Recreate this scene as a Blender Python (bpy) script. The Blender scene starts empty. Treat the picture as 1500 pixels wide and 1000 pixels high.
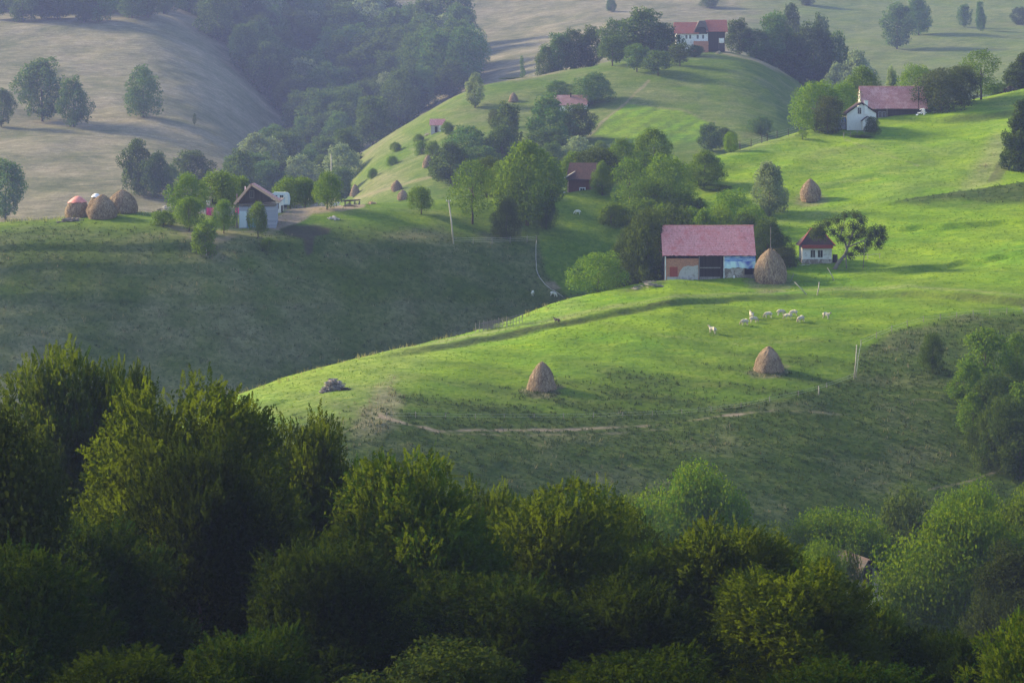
import bpy, math, random
import numpy as np
from mathutils import Vector, Matrix
random.seed(7)
RNG = np.random.default_rng(7)
scene = bpy.context.scene
COL = scene.collection
R = math.radians

# ---------------------------------------------------------------- camera: level, long lens, shifted down
F = 3383.0            # focal length in photo pixels
UC, VH = 750.0, 206.0  # principal column, eye-level row
cam_d = bpy.data.cameras.new('camera')
cam_d.sensor_width = 36.0
cam_d.lens = F / 1500 * 36
cam_d.shift_y = -(500 - VH) / 1500
cam_d.clip_start, cam_d.clip_end = 0.5, 5000
cam = bpy.data.objects.new('camera', cam_d)
cam.rotation_euler = (R(90), 0, 0)
COL.objects.link(cam)
scene.camera = cam

# ---------------------------------------------------------------- light
SUN_EL, SUN_AZ = R(25), R(-64)     # azimuth clockwise from +Y (behind the hills, to the left)
sdir = Vector((math.sin(SUN_AZ) * math.cos(SUN_EL), math.cos(SUN_AZ) * math.cos(SUN_EL), math.sin(SUN_EL)))
w = bpy.data.worlds.new('World'); scene.world = w
w.use_nodes = True
nt = w.node_tree
bg = nt.nodes['Background']
sky = nt.nodes.new('ShaderNodeTexSky'); sky.sky_type = 'NISHITA'; sky.sun_disc = False
sky.sun_elevation = SUN_EL; sky.sun_rotation = SUN_AZ % (2 * math.pi)
sky.air_density = 1.0; sky.dust_density = 1.5; sky.ozone_density = 1.0
nt.links.new(sky.outputs[0], bg.inputs[0])
bg.inputs[1].default_value = 0.13
sl = bpy.data.lights.new('sun', 'SUN'); sl.energy = 4.2; sl.angle = R(9.0); sl.color = (1.0, 0.81, 0.50)
so = bpy.data.objects.new('sun', sl); COL.objects.link(so)
so.rotation_euler = (-sdir).to_track_quat('-Z', 'Y').to_euler()
so.location = (-200, 300, 200)
vs = scene.view_settings
scene.display_settings.display_device = 'sRGB'
vs.view_transform = 'Standard'; vs.look = 'None'; vs.gamma = 1.0; vs.use_curve_mapping = False
vs.exposure = 1.38
cy = scene.cycles
cy.use_denoising = True
cy.denoiser = 'OPENIMAGEDENOISE'
try: cy.sampling_pattern = 'BLUE_NOISE'
except Exception: pass
cy.max_bounces = 5; cy.diffuse_bounces = 3; cy.glossy_bounces = 1; cy.transmission_bounces = 3
cy.volume_bounces = 0; cy.transparent_max_bounces = 4
cy.use_adaptive_sampling = False
cy.sample_clamp_indirect = 4.0

# ---------------------------------------------------------------- tags
def tag(o, label=None, cat=None, group=None, kind=None):
    if label: o['label'] = label
    if cat: o['category'] = cat
    if group: o['group'] = group
    if kind: o['kind'] = kind
    return o

def empty(name, loc, rz=0.0, scale=None):
    o = bpy.data.objects.new(name, None)
    o.empty_display_size = 0.5
    o.location = loc; o.rotation_euler = (0, 0, rz)
    if scale: o.scale = scale
    COL.objects.link(o)
    return o

# ---------------------------------------------------------------- material helpers
class NB:
    def __init__(self, name):
        self.m = bpy.data.materials.new(name); self.m.use_nodes = True
        self.t = self.m.node_tree
        for n in list(self.t.nodes): self.t.nodes.remove(n)
        self.out = self.t.nodes.new('ShaderNodeOutputMaterial')
    def n(self, typ, **kw):
        nd = self.t.nodes.new(typ)
        for k, v in kw.items():
            if k.startswith('i_'):
                key = k[2:]
                key = int(key) if key.isdigit() else key.replace('_', ' ')
                if hasattr(v, 'outputs') or isinstance(v, bpy.types.NodeSocket):
                    self.l(v, nd.inputs[key])
                else:
                    nd.inputs[key].default_value = v
            else:
                setattr(nd, k, v)
        return nd
    def l(self, a, b):
        self.t.links.new(a if isinstance(a, bpy.types.NodeSocket) else a.outputs[0], b)
    def noise(self, vec, scale, detail=3, rough=0.6, dist=0.0):
        nd = self.n('ShaderNodeTexNoise')
        nd.inputs['Scale'].default_value = scale; nd.inputs['Detail'].default_value = detail
        nd.inputs['Roughness'].default_value = rough; nd.inputs['Distortion'].default_value = dist
        if vec is not None: self.l(vec, nd.inputs['Vector'])
        return nd.outputs[0]
    def ramp(self, fac, stops, interp='LINEAR'):
        nd = self.n('ShaderNodeValToRGB'); self.l(fac, nd.inputs[0])
        cr = nd.color_ramp; cr.interpolation = interp
        while len(cr.elements) < len(stops): cr.elements.new(0.5)
        for e, (p, c) in zip(cr.elements, stops):
            e.position = p
            e.color = (c, c, c, 1) if isinstance(c, (int, float)) else (*c, 1)
        return nd.outputs[0]
    def mix(self, fac, a, b, mode='MIX'):
        nd = self.n('ShaderNodeMix', data_type='RGBA', blend_type=mode)
        for idx, v in ((0, fac), (6, a), (7, b)):
            if isinstance(v, bpy.types.NodeSocket): self.l(v, nd.inputs[idx])
            elif isinstance(v, (int, float)): nd.inputs[idx].default_value = v if idx == 0 else (v, v, v, 1)
            else: nd.inputs[idx].default_value = (*v, 1)
        return nd.outputs[2]
    def math(self, op, a, b=0.0, clamp=False):
        nd = self.n('ShaderNodeMath', operation=op, use_clamp=clamp)
        for i, v in ((0, a), (1, b)):
            if isinstance(v, bpy.types.NodeSocket): self.l(v, nd.inputs[i])
            else: nd.inputs[i].default_value = v
        return nd.outputs[0]
    def coords(self, kind='Object', scale=(1, 1, 1), rot=(0, 0, 0)):
        tc = self.n('ShaderNodeTexCoord')
        mp = self.n('ShaderNodeMapping'); mp.inputs['Scale'].default_value = scale; mp.inputs['Rotation'].default_value = rot
        self.l(tc.outputs[kind], mp.inputs[0])
        return mp.outputs[0]
    def bump(self, h, strength=0.5, dist=0.1):
        b = self.n('ShaderNodeBump'); b.inputs['Strength'].default_value = strength; b.inputs['Distance'].default_value = dist
        self.l(h, b.inputs['Height']); return b.outputs[0]
    def principled(self, color, rough=0.9, normal=None, spec=0.2):
        p = self.n('ShaderNodeBsdfPrincipled')
        if isinstance(color, bpy.types.NodeSocket): self.l(color, p.inputs['Base Color'])
        else: p.inputs['Base Color'].default_value = (*color, 1)
        p.inputs['Roughness'].default_value = rough
        p.inputs['Specular IOR Level'].default_value = spec
        if normal is not None: self.l(normal, p.inputs['Normal'])
        self.l(p.outputs[0], self.out.inputs[0])
        return self.m

def mat_rough(name, c1, c2, scale=3.0, rough=0.9, bump=0.3, stretch=(1, 1, 1), c3=None):
    b = NB(name)
    v = b.coords('Object', stretch)
    n1 = b.noise(v, scale, 4, 0.65)
    st = [(0.3, c1), (0.7, c2)] if c3 is None else [(0.25, c1), (0.5, c2), (0.72, c3)]
    c = b.ramp(n1, st)
    n2 = b.noise(v, scale * 6, 3, 0.6)
    c = b.mix(b.ramp(n2, [(0.35, 0.35), (0.6, 0.0)]), c, (c1[0] * .5, c1[1] * .5, c1[2] * .5))
    return b.principled(c, rough, b.bump(n2, bump, 0.05))

# ---------------------------------------------------------------- mesh builder
class MB:
    def __init__(self): self.v = []; self.f = []
    def add(self, verts, faces):
        o = len(self.v); self.v += [tuple(p) for p in verts]; self.f += [tuple(i + o for i in q) for q in faces]; return self
    def box(self, x0, x1, y0, y1, z0, z1, M=None):
        vs_ = [(x0, y0, z0), (x1, y0, z0), (x1, y1, z0), (x0, y1, z0), (x0, y0, z1), (x1, y0, z1), (x1, y1, z1), (x0, y1, z1)]
        if M is not None: vs_ = [M @ Vector(p) for p in vs_]
        return self.add(vs_, [(0, 3, 2, 1), (4, 5, 6, 7), (0, 1, 5, 4), (1, 2, 6, 5), (2, 3, 7, 6), (3, 0, 4, 7)])
    def bar(self, a, b, w, h=None):
        """rectangular bar from a to b"""
        a, b = Vector(a), Vector(b); h = h or w
        d = (b - a); L = d.length
        q = d.to_track_quat('X', 'Z').to_matrix().to_4x4()
        return self.box(0, L, -w / 2, w / 2, -h / 2, h / 2, Matrix.Translation(a) @ q)
    def prism(self, pts, y0, y1, axis='y'):
        """polygon in the x,z plane extruded along y (or in y,z along x)"""
        n = len(pts)
        if axis == 'y': A = [(p[0], y0, p[1]) for p in pts]; B = [(p[0], y1, p[1]) for p in pts]
        elif axis == 'x': A = [(y0, p[0], p[1]) for p in pts]; B = [(y1, p[0], p[1]) for p in pts]
        else: A = [(p[0], p[1], y0) for p in pts]; B = [(p[0], p[1], y1) for p in pts]
        fs = [tuple(range(n))[::-1], tuple(range(n, 2 * n))]
        fs += [(i, (i + 1) % n, (i + 1) % n + n, i + n) for i in range(n)]
        return self.add(A + B, fs)
    def tube(self, pts, radii, n=7, jit=0.0):
        pts = [Vector(p) for p in pts]
        rings = []
        for i, p in enumerate(pts):
            d = (pts[min(i + 1, len(pts) - 1)] - pts[max(i - 1, 0)]).normalized()
            a = d.orthogonal().normalized(); c = d.cross(a)
            r = radii[i] if hasattr(radii, '__len__') else radii
            rings.append([p + (a * math.cos(k * 2 * math.pi / n) + c * math.sin(k * 2 * math.pi / n)) * r * (1 + jit * random.uniform(-1, 1)) for k in range(n)])
        vs_ = [p for r_ in rings for p in r_]
        fs = []
        for i in range(len(pts) - 1):
            for k in range(n):
                fs.append((i * n + k, i * n + (k + 1) % n, (i + 1) * n + (k + 1) % n, (i + 1) * n + k))
        fs.append(tuple(range(n))[::-1]); fs.append(tuple(range((len(pts) - 1) * n, len(pts) * n)))
        return self.add(vs_, fs)
    def build(self, name, mat, parent=None, smooth=False, loc=None):
        me = bpy.data.meshes.new(name); me.from_pydata(self.v, [], self.f); me.materials.append(mat)
        if smooth: me.polygons.foreach_set('use_smooth', [True] * len(me.polygons))
        o = bpy.data.objects.new(name, me); COL.objects.link(o)
        if parent is not None: o.parent = parent
        if loc is not None: o.location = loc
        return o

def np_mesh(name, verts, quads, mat, attr=None, smooth=False):
    me = bpy.data.meshes.new(name)
    nv, nf, k = len(verts), len(quads), quads.shape[1]
    me.vertices.add(nv); me.vertices.foreach_set('co', np.ascontiguousarray(verts, dtype=np.float32).ravel())
    me.loops.add(nf * k); me.loops.foreach_set('vertex_index', np.ascontiguousarray(quads, dtype=np.int32).ravel())
    me.polygons.add(nf)
    me.polygons.foreach_set('loop_start', np.arange(0, nf * k, k, dtype=np.int32))
    me.polygons.foreach_set('use_smooth', np.full(nf, smooth))
    if attr is not None:
        a = me.attributes.new('tone', 'FLOAT', 'FACE'); a.data.foreach_set('value', attr.astype(np.float32))
    me.update(calc_edges=True)
    if mat: me.materials.append(mat)
    return me

def vnoise(x, y, seed=0):
    xi, yi = np.floor(x).astype(np.int64), np.floor(y).astype(np.int64)
    fx, fy = x - xi, y - yi
    fx = fx * fx * (3 - 2 * fx); fy = fy * fy * (3 - 2 * fy)
    def h(a, b):
        n = (a * 374761393 + b * 668265263 + seed * 974634777) & 0xFFFFFFFF
        n = ((n ^ (n >> 13)) * 1274126177) & 0xFFFFFFFF
        return ((n ^ (n >> 16)) & 0xFFFF) / 65535.0
    return ((h(xi, yi) * (1 - fx) + h(xi + 1, yi) * fx) * (1 - fy) + (h(xi, yi + 1) * (1 - fx) + h(xi + 1, yi + 1) * fx) * fy) * 2 - 1

def smooth01(t): 
    t = np.clip(t, 0, 1); return t * t * (3 - 2 * t)

def pchip(xk, yk, x):
    xk = np.asarray(xk, float); yk = np.asarray(yk, float)
    h = np.diff(xk); d = np.diff(yk) / h
    m = np.zeros_like(yk); m[0], m[-1] = d[0], d[-1]
    for i in range(1, len(xk) - 1):
        if d[i - 1] * d[i] > 0:
            w1, w2 = 2 * h[i] + h[i - 1], h[i] + 2 * h[i - 1]
            m[i] = (w1 + w2) / (w1 / d[i - 1] + w2 / d[i])
    x = np.clip(x, xk[0], xk[-1])
    i = np.clip(np.searchsorted(xk, x, side='right') - 1, 0, len(xk) - 2)
    t = (x - xk[i]) / h[i]
    return ((1 + 2 * t) * (1 - t) ** 2 * yk[i] + t * (1 - t) ** 2 * h[i] * m[i] + t * t * (3 - 2 * t) * yk[i + 1] + t * t * (t - 1) * h[i] * m[i + 1])
# ---------------------------------------------------------------- terrain: one sheet, a fan of profiles (y = distance, row = slope seen)
ST = [  # stations near -> far: {column: (distance, row)}
 {0: (3, 2700)},
 {0: (25, 1600)},
 {-300: (225, 1120), 0: (235, 1090), 700: (250, 1040), 1100: (262, 985), 1500: (268, 965), 1900: (270, 940)},
 {-300: (285, 860), 0: (292, 800), 340: (304, 690), 560: (318, 614), 900: (325, 628), 1100: (332, 606), 1300: (342, 585), 1500: (352, 550), 1900: (360, 510)},
 {-300: (312, 835), 0: (312, 765), 340: (325, 628), 560: (339, 562), 760: (349, 546), 900: (353, 533), 1100: (363, 510), 1300: (375, 482), 1500: (386, 452), 1900: (395, 410)},
 {-300: (330, 830), 0: (325, 735), 200: (337, 652), 340: (349, 582), 420: (358, 556), 500: (368, 533), 600: (382, 507), 700: (394, 481), 760: (401, 464), 830: (411, 440), 900: (419, 425), 975: (426, 413), 1100: (432, 402), 1200: (440, 388), 1300: (444, 375), 1500: (452, 350), 1900: (460, 310)},
 {-300: (365, 880), 0: (365, 790), 200: (375, 710), 340: (385, 645), 500: (402, 605), 600: (414, 568), 700: (426, 535), 800: (440, 488), 860: (448, 462), 920: (455, 437), 1000: (462, 405), 1060: (467, 375), 1100: (472, 352), 1200: (482, 325), 1300: (487, 300), 1500: (498, 268), 1900: (505, 220)},
 {-300: (432, 368), 0: (436, 357), 100: (438, 353), 200: (440, 349), 340: (444, 352), 430: (450, 350), 530: (455, 352), 660: (464, 352), 730: (470, 350), 800: (478, 345), 900: (490, 325), 1000: (505, 298), 1060: (512, 275), 1120: (522, 252), 1180: (535, 232), 1240: (548, 216), 1300: (556, 203), 1360: (562, 194), 1440: (568, 182), 1500: (572, 170), 1900: (585, 90)},
 {-600: (455, 350), -300: (460, 335), 0: (465, 326), 100: (468, 320), 190: (470, 312), 240: (472, 314), 340: (478, 317), 430: (484, 306), 530: (490, 299), 600: (495, 297), 660: (498, 292), 730: (502, 290), 800: (508, 285), 900: (520, 268), 1000: (535, 243), 1060: (545, 226), 1120: (560, 211), 1180: (575, 194), 1240: (590, 180), 1300: (600, 170), 1360: (605, 159), 1440: (610, 147), 1500: (615, 132), 1900: (630, 50)},
 {-300: (600, 420), 0: (590, 395), 230: (590, 385), 400: (590, 370), 500: (600, 345), 600: (600, 325), 700: (605, 315), 800: (610, 300), 900: (620, 285), 1000: (630, 265), 1100: (640, 250), 1200: (660, 235), 1500: (700, 215), 1900: (710, 170)},
 {-300: (725, 230), 0: (725, 222), 200: (725, 225), 350: (725, 255), 440: (720, 300), 480: (715, 285), 520: (715, 240), 600: (715, 182), 690: (720, 133), 750: (725, 118), 830: (730, 101), 900: (730, 89), 1000: (735, 76), 1060: (735, 76), 1110: (735, 90), 1170: (735, 128), 1230: (745, 165), 1300: (755, 180), 1500: (760, 175), 1900: (770, 140)},
 {-300: (800, 130), 0: (800, 122), 200: (800, 124), 300: (800, 150), 400: (800, 225), 440: (800, 250), 500: (800, 235), 600: (800, 195), 690: (790, 150), 750: (790, 130), 830: (790, 110), 900: (790, 95), 1000: (800, 86), 1060: (800, 86), 1110: (800, 96), 1170: (800, 118), 1230: (805, 125), 1300: (810, 125), 1500: (810, 110), 1900: (810, 90)},
 {-300: (880, 15), 0: (880, 22), 200: (880, 20), 270: (890, 30), 350: (900, 60), 440: (910, 110), 520: (920, 95), 600: (930, 75), 700: (930, 60), 900: (920, 40), 1060: (920, 30), 1250: (920, 35), 1500: (920, 30), 1900: (920, 10)},
 {0: (1080, -60)},
 {0: (1200, -55)},
]
def fy(y): return y if y < 690 else 620 + (y - 620) * 2.4   # the country beyond the second valley lies well back
ST = [st if k < 10 else {u: (620 + (p[0] - 620) * 2.4, p[1]) for u, p in st.items()} for k, st in enumerate(ST)]
def cols():
    a = list(np.arange(-40, 1541, 2.0))
    L, Rr, s = [], [], 4.0
    x = -40.0; 
    while x > -3300: x -= s; L.append(x); s = min(s * 1.06, 130)
    s = 4.0; x = 1540.0
    while x < 4800: x += s; Rr.append(x); s = min(s * 1.06, 130)
    return np.array(L[::-1] + a + Rr)
GU = cols()
ys = []
y_ = 3.0
while y_ < 2010:
    ys.append(y_)
    y_ += 2.0 if y_ < 230 else (0.9 if y_ < 300 else (0.5 if y_ < 485 else (0.8 if y_ < 620 else (2.4 if y_ < 1400 else 8.0))))
GY = np.array(ys + [2012.0])
SK = []
for st in ST:
    k = sorted(st)
    if len(k) == 1:
        SK.append((np.full(len(GU), st[k[0]][0], float), np.full(len(GU), st[k[0]][1], float)))
    else:
        SK.append((pchip(k, [st[i][0] for i in k], GU), pchip(k, [st[i][1] for i in k], GU)))
YK = np.stack([s[0] for s in SK], 1); VK = np.stack([s[1] for s in SK], 1)
_w = np.exp(-0.5 * (np.arange(-36, 37) / 11.0) ** 2); _w /= _w.sum()
for A_ in (YK, VK):
    for k_ in range(A_.shape[1]):
        A_[:, k_] = np.convolve(np.pad(A_[:, k_], 36, mode='edge'), _w, mode='valid')
GV = np.stack([pchip(YK[i], VK[i], GY) for i in range(len(GU))], 0)       # rows without relief noise
UU, YY = np.meshgrid(GU, GY, indexing='ij')
XX = (UU - UC) / F * YY
ZZ = YY * (VH - GV) / F
# unseen hill added left of the frame to keep the sun off the valley
def shade_hump(cx, cy_, rx, ry, h): return h * np.exp(-((XX - cx) / rx) ** 2 - ((YY - cy_) / ry) ** 2)
ZZ += shade_hump(-120, 190, 38, 85, 60)
amp = np.clip((YY - 20) / 200, 0, 1)
ZZ += amp * (0.55 * vnoise(XX / 26, YY / 26, 1) + 0.22 * vnoise(XX / 7, YY / 7, 2) + 0.07 * vnoise(XX / 2.2, YY / 2.2, 3))
far = smooth01((YY - 590) / 60)
ZZ += far * (1.8 * vnoise(XX / 60, YY / 60, 4) + 0.5 * vnoise(XX / 15, YY / 15, 5))

def sdist(px, py, poly):
    """signed distance to a polygon (negative inside), numpy"""
    d = np.full(px.shape, 1e9); ins = np.zeros(px.shape, bool)
    n = len(poly)
    for i in range(n):
        x0, y0 = poly[i]; x1, y1 = poly[(i + 1) % n]
        ex, ey = x1 - x0, y1 - y0
        t = np.clip(((px - x0) * ex + (py - y0) * ey) / (ex * ex + ey * ey + 1e-9), 0, 1)
        d = np.minimum(d, np.hypot(px - x0 - t * ex, py - y0 - t * ey))
        c = ((y0 > py) != (y1 > py)) & (px < (x1 - x0) * (py - y0) / (y1 - y0 + 1e-12) + x0)
        ins ^= c
    return np.where(ins, -d, d)
def ldist(px, py, line):
    d = np.full(px.shape, 1e9)
    for (x0, y0), (x1, y1) in zip(line, line[1:]):
        ex, ey = x1 - x0, y1 - y0
        t = np.clip(((px - x0) * ex + (py - y0) * ey) / (ex * ex + ey * ey + 1e-9), 0, 1)
        d = np.minimum(d, np.hypot(px - x0 - t * ex, py - y0 - t * ey))
    return d
EY = YK[:, 6][:, None]; GYk = YK[:, 8][:, None]; HY = YK[:, 9][:, None]; DYk = YK[:, 5][:, None]
zone_ridge = YY < EY
zone_hill = (YY >= EY) & (YY < HY)
zone_far = YY >= HY
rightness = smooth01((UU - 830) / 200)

# the bank under the upper terrace of the ridge
ditch = [(560, 521), (620, 510), (700, 493), (760, 481), (830, 468.5), (900, 457), (1000, 444), (1100, 434), (1180, 428.5), (1260, 427.5), (1340, 430), (1420, 436), (1500, 443), (1600, 452)]
dv = GV - np.interp(UU, [p[0] for p in ditch], [p[1] for p in ditch])
fade_r = 1 - smooth01((UU - 1520) / 70)
don = smooth01((UU - 540) / 60) * zone_ridge * fade_r
ZZ += don * np.interp(UU, [560, 700, 860, 1000, 1130, 1250, 1350, 1500], [.4, .5, .6, .5, .35, .4, .6, .8]) * (0.55 * np.where(dv < 0, np.exp(-(dv / 14) ** 2), 0) - 0.75 * np.where(dv >= 0, smooth01(dv / 5) * np.exp(-np.clip(dv - 5, 0, 99) / 9), 0) + 0.55 * np.where(dv >= 0, 1 - smooth01(dv / 5), 0))
# small bank across the right hill
bank2 = [(1380, 172), (1440, 170), (1510, 162)]
d2 = GV - np.interp(UU, [p[0] for p in bank2], [p[1] for p in bank2])
on2 = smooth01((UU - 1340) / 60) * zone_hill * fade_r
ZZ += on2 * (0.5 * np.where(d2 < 0, np.exp(-(d2 / 8) ** 2), 1 - smooth01(d2 / 4)) - 0.5 * np.where(d2 >= 0, smooth01(d2 / 4) * np.exp(-np.clip(d2 - 4, 0, 99) / 6), 0))
for ln, a in (([(1225, 338), (1300, 332), (1400, 326), (1520, 320)], .38), ([(1280, 398), (1360, 388), (1440, 378), (1520, 371)], .42), ([(1240, 300), (1330, 296), (1420, 291)], .18)):
    dd = GV - np.interp(UU, [p[0] for p in ln], [p[1] for p in ln]) - 2.5 * vnoise(UU / 30, UU * 0 + a * 50, 12)
    on = smooth01((UU - ln[0][0]) / 60) * (GV < 420) * fade_r
    ZZ += on * a * (np.where(dd < 0, np.exp(-(dd / 12) ** 2), 1 - smooth01(dd / 5)) - np.where(dd >= 0, smooth01(dd / 5) * np.exp(-np.clip(dd - 5, 0, 99) / 10), 0))
# terrace edges on the shaded field
for (row, a) in ((436, .75), (392, .4), (362, .6), (466, .3), (500, .5), (540, .35)):
    dd = GV - (row + 4 * vnoise(UU / 60, UU * 0 + row, 9))
    ZZ += zone_hill * (1 - rightness) * a * (np.where(dd < 0, np.exp(-(dd / 14) ** 2), 1 - smooth01(dd / 6)) - np.where(dd >= 0, smooth01(dd / 6) * np.exp(-np.clip(dd - 6, 0, 99) / 12), 0)) * 0.6

# ground cover: x lush, y dry, z bare earth, w dark earth
nA = vnoise(XX / 18, YY / 18, 21); nB = vnoise(XX / 5, YY / 5, 22); nC = vnoise(XX / 1.7, YY / 1.7, 23)
lush = np.zeros_like(ZZ); dry = np.zeros_like(ZZ); bare = np.zeros_like(ZZ); dark = np.zeros_like(ZZ)
def soft(d, w): return smooth01(0.5 - d / (2 * w))
fence_line = [(480, 618), (560, 610), (700, 612), (850, 612), (1000, 606), (1090, 596), (1190, 574), (1252, 552), (1258, 510), (1330, 478), (1420, 462), (1600, 455)]
fl = np.interp(UU, [p[0] for p in fence_line[:7]], [p[1] for p in fence_line[:7]])
up_meadow = soft(sdist(UU, GV, [(250, 640), (480, 618)] + fence_line[1:] + [(1600, 300), (800, 300), (560, 480), (300, 560)]) + 5 * nB, 9) * zone_ridge
rise = smooth01((fl - GV) / np.maximum(fl - np.interp(UU, [340, 500, 700, 830, 1100, 1300, 1500], [582, 533, 481, 440, 402, 375, 350]), 30))
lush = np.where(zone_ridge, 0.14 + (0.14 + 0.56 * rise + .10 * nA + .06 * nB) * up_meadow, lush)
tip = soft(sdist(UU, GV, [(300, 620), (520, 618), (600, 560), (640, 520), (850, 470), (850, 430), (560, 500), (320, 570)]) + 10 * nA, 26) * zone_ridge  # warm light on the ridge tip painted into the cover
lush += tip * 0.15; dry += tip * 0.22
dry = np.where(zone_ridge, dry + (1 - up_meadow) * np.clip(0.03 + 0.08 * nA + 0.18 * nB, 0, 0.22), dry)
wear = soft(sdist(UU, GV, [(545, 575), (575, 560), (590, 600), (560, 640), (520, 640), (530, 600)]) + 8 * nB, 12) * zone_ridge
dry += 0.5 * wear
# left hill
lit_crest = smooth01((352 - GV + 10 * nA) / 26)  # sunlit crest band painted in as brighter, lusher cover
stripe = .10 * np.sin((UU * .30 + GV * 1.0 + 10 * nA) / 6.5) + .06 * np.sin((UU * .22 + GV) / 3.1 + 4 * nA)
lush = np.where(zone_hill, (1 - rightness) * (0.21 + 0.30 * lit_crest + .05 * nA) + rightness * (0.86 + stripe), lush)
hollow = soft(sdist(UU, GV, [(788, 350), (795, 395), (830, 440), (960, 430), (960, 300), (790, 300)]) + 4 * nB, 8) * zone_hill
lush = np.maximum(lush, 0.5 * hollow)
dry = np.where(zone_hill, (1 - rightness) * np.clip(0.12 + 0.16 * nA + 0.20 * nB - 0.1 * lit_crest + 0.18 * smooth01((GV - 432) / 14), 0, .8) * (1 - hollow) + rightness * np.clip(0.06 + 0.12 * nA + .1 * nB, 0, .4), dry)
ry = soft(sdist(UU, GV, [(1400, 290), (1430, 240), (1460, 195), (1480, 210), (1460, 265)]) + 5 * nB, 14) * zone_hill
dry += 0.4 * ry
crest_dry = soft(ldist(UU, GV, [(1060, 226), (1120, 213), (1180, 197)]) + 2 * nB, 7) * zone_hill
dry += 0.5 * crest_dry; lush -= 0.4 * crest_dry
# far hills
knob = soft(sdist(UU, GV, [(480, 320), (505, 245), (600, 172), (690, 122), (760, 128), (840, 92), (880, 80), (1010, 66), (1075, 66), (1120, 85), (1190, 135), (1250, 200), (1250, 320)]) + 4 * nA, 7) * zone_far
knob = knob * smooth01((fy(800) - YY) / 40)
trgreen = smooth01((UU - 1060 + 40 * nA) / 90) * zone_far * (1 - knob)
lush = np.where(zone_far, knob * 0.34 + trgreen * 0.34 + (1 - knob) * (1 - trgreen) * .08, lush)
dry = np.where(zone_far, (1 - knob) * (1 - 0.62 * trgreen) * np.clip(0.66 + 0.28 * nA + .18 * nB, 0, 1) + knob * np.clip(0.10 + 0.15 * nA + .15 * nB, 0, .5), dry)
for poly in ([(520, 262), (560, 250), (600, 262), (590, 275), (520, 295)], [(880, 135), (960, 128), (1010, 150), (940, 150)], [(500, 215), (560, 190), (600, 200), (540, 235)]):
    dry += 0.22 * knob * soft(sdist(UU, GV, poly) + 5 * nB, 8)
garden = soft(sdist(UU, GV, [(872, 200), (900, 168), (918, 152), (1000, 166), (1040, 182), (1020, 205), (950, 215)]), 2.5) * zone_far
rows_g = 0.5 + 0.5 * np.sin((UU * 0.55 + GV * 1.0) / 2.6)
lush = lush * (1 - garden) + garden * (0.75 + 0.2 * nC); dry = dry * (1 - garden)
dark += garden * 0.22 * (rows_g > .55)
for ln, wd, a in (([(862, 203), (885, 180), (918, 150), (950, 120)], 1.6, .6), ([(918, 151), (1000, 165), (1050, 182)], 1.0, .4), ([(600, 215), (645, 220), (700, 205)], 1.2, .3), ([(700, 160), (640, 165)], 1, .3), ([(1060, 78), (1110, 92), (1180, 128)], 2.0, .7), ([(520, 290), (560, 278), (640, 262)], 1.6, .5)):
    bare += a * zone_far * soft(ldist(UU, GV, ln) - wd + 1.2 * nB, 1.4)
# farm yard, worn slope, manure, paths
yard = soft(sdist(UU, GV, [(396, 338), (402, 318), (428, 308), (470, 300), (533, 298), (534, 306), (500, 312), (458, 315), (436, 329), (410, 341)]) + 2.5 * nB, 2.5) * zone_hill
slope_d = soft(sdist(UU, GV, [(235, 330), (262, 322), (290, 345), (345, 335), (400, 336), (405, 347), (345, 354), (300, 372), (270, 352)]) + 5 * nB, 6) * zone_hill
pit = soft(sdist(UU, GV, [(412, 340), (430, 332), (462, 331), (486, 337), (480, 345), (462, 350), (457, 372), (450, 376), (444, 356), (420, 350)]) + 2 * nB, 2.5) * zone_hill
scr = soft(sdist(UU, GV, [(560, 352), (600, 340), (660, 345), (650, 352), (590, 360)]) + 6 * nB, 8) * zone_hill * .6
bare += yard + 0.65 * slope_d * np.clip(.7 + .5 * nC, 0, 1) + .45 * scr; bare *= (1 - pit); dark += pit * 0.95
track_l = [(556, 612), (572, 618), (600, 625), (640, 634), (700, 632), (780, 630), (860, 629), (940, 625), (1010, 617), (1080, 607), (1140, 602)]
tw = np.interp(UU, [556, 600, 640, 760, 860, 960, 1080, 1140], [4.5, 4.0, 3.2, 1.5, 1.8, 1.6, 1.2, 0.5])
track = soft(ldist(UU, GV, track_l) - tw * (0.55 + .35 * nB) + 1.9 * nC, 1.7) * zone_ridge
track2 = soft(ldist(UU, GV, [(655, 637), (760, 639), (900, 636), (980, 628)]) - .4 + 1.2 * nC, 1.2) * zone_ridge * .55
track3 = soft(ldist(UU, GV, [(1140, 604), (1225, 605), (1260, 603), (1300, 592), (1345, 585), (1380, 588)]) - .3 + 1.2 * nC, 1.3) * zone_ridge * .45
track4 = soft(ldist(UU, GV, [(1360, 720), (1420, 706), (1460, 690), (1500, 668)]) - .8 + 1.4 * nC, 1.5) * zone_ridge * .7
track5 = soft(ldist(UU, GV, [(490, 640), (520, 628), (556, 612)]) - .5, 1.6) * zone_ridge * .5
bare += np.maximum.reduce([track, track2, track3, track4, track5])
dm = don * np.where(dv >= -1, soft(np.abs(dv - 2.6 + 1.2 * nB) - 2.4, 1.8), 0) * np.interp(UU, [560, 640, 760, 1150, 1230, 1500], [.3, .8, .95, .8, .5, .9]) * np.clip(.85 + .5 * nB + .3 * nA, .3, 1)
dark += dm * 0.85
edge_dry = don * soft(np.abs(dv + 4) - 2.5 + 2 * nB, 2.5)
dry += .3 * edge_dry
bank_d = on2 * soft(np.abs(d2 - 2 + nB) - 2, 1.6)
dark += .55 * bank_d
dm3 = soft(sdist(UU, GV, [(1448, 266), (1462, 240), (1480, 228), (1482, 240), (1464, 262)]) + 2 * nB, 2.5) * zone_hill
dark += .6 * dm3
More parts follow.
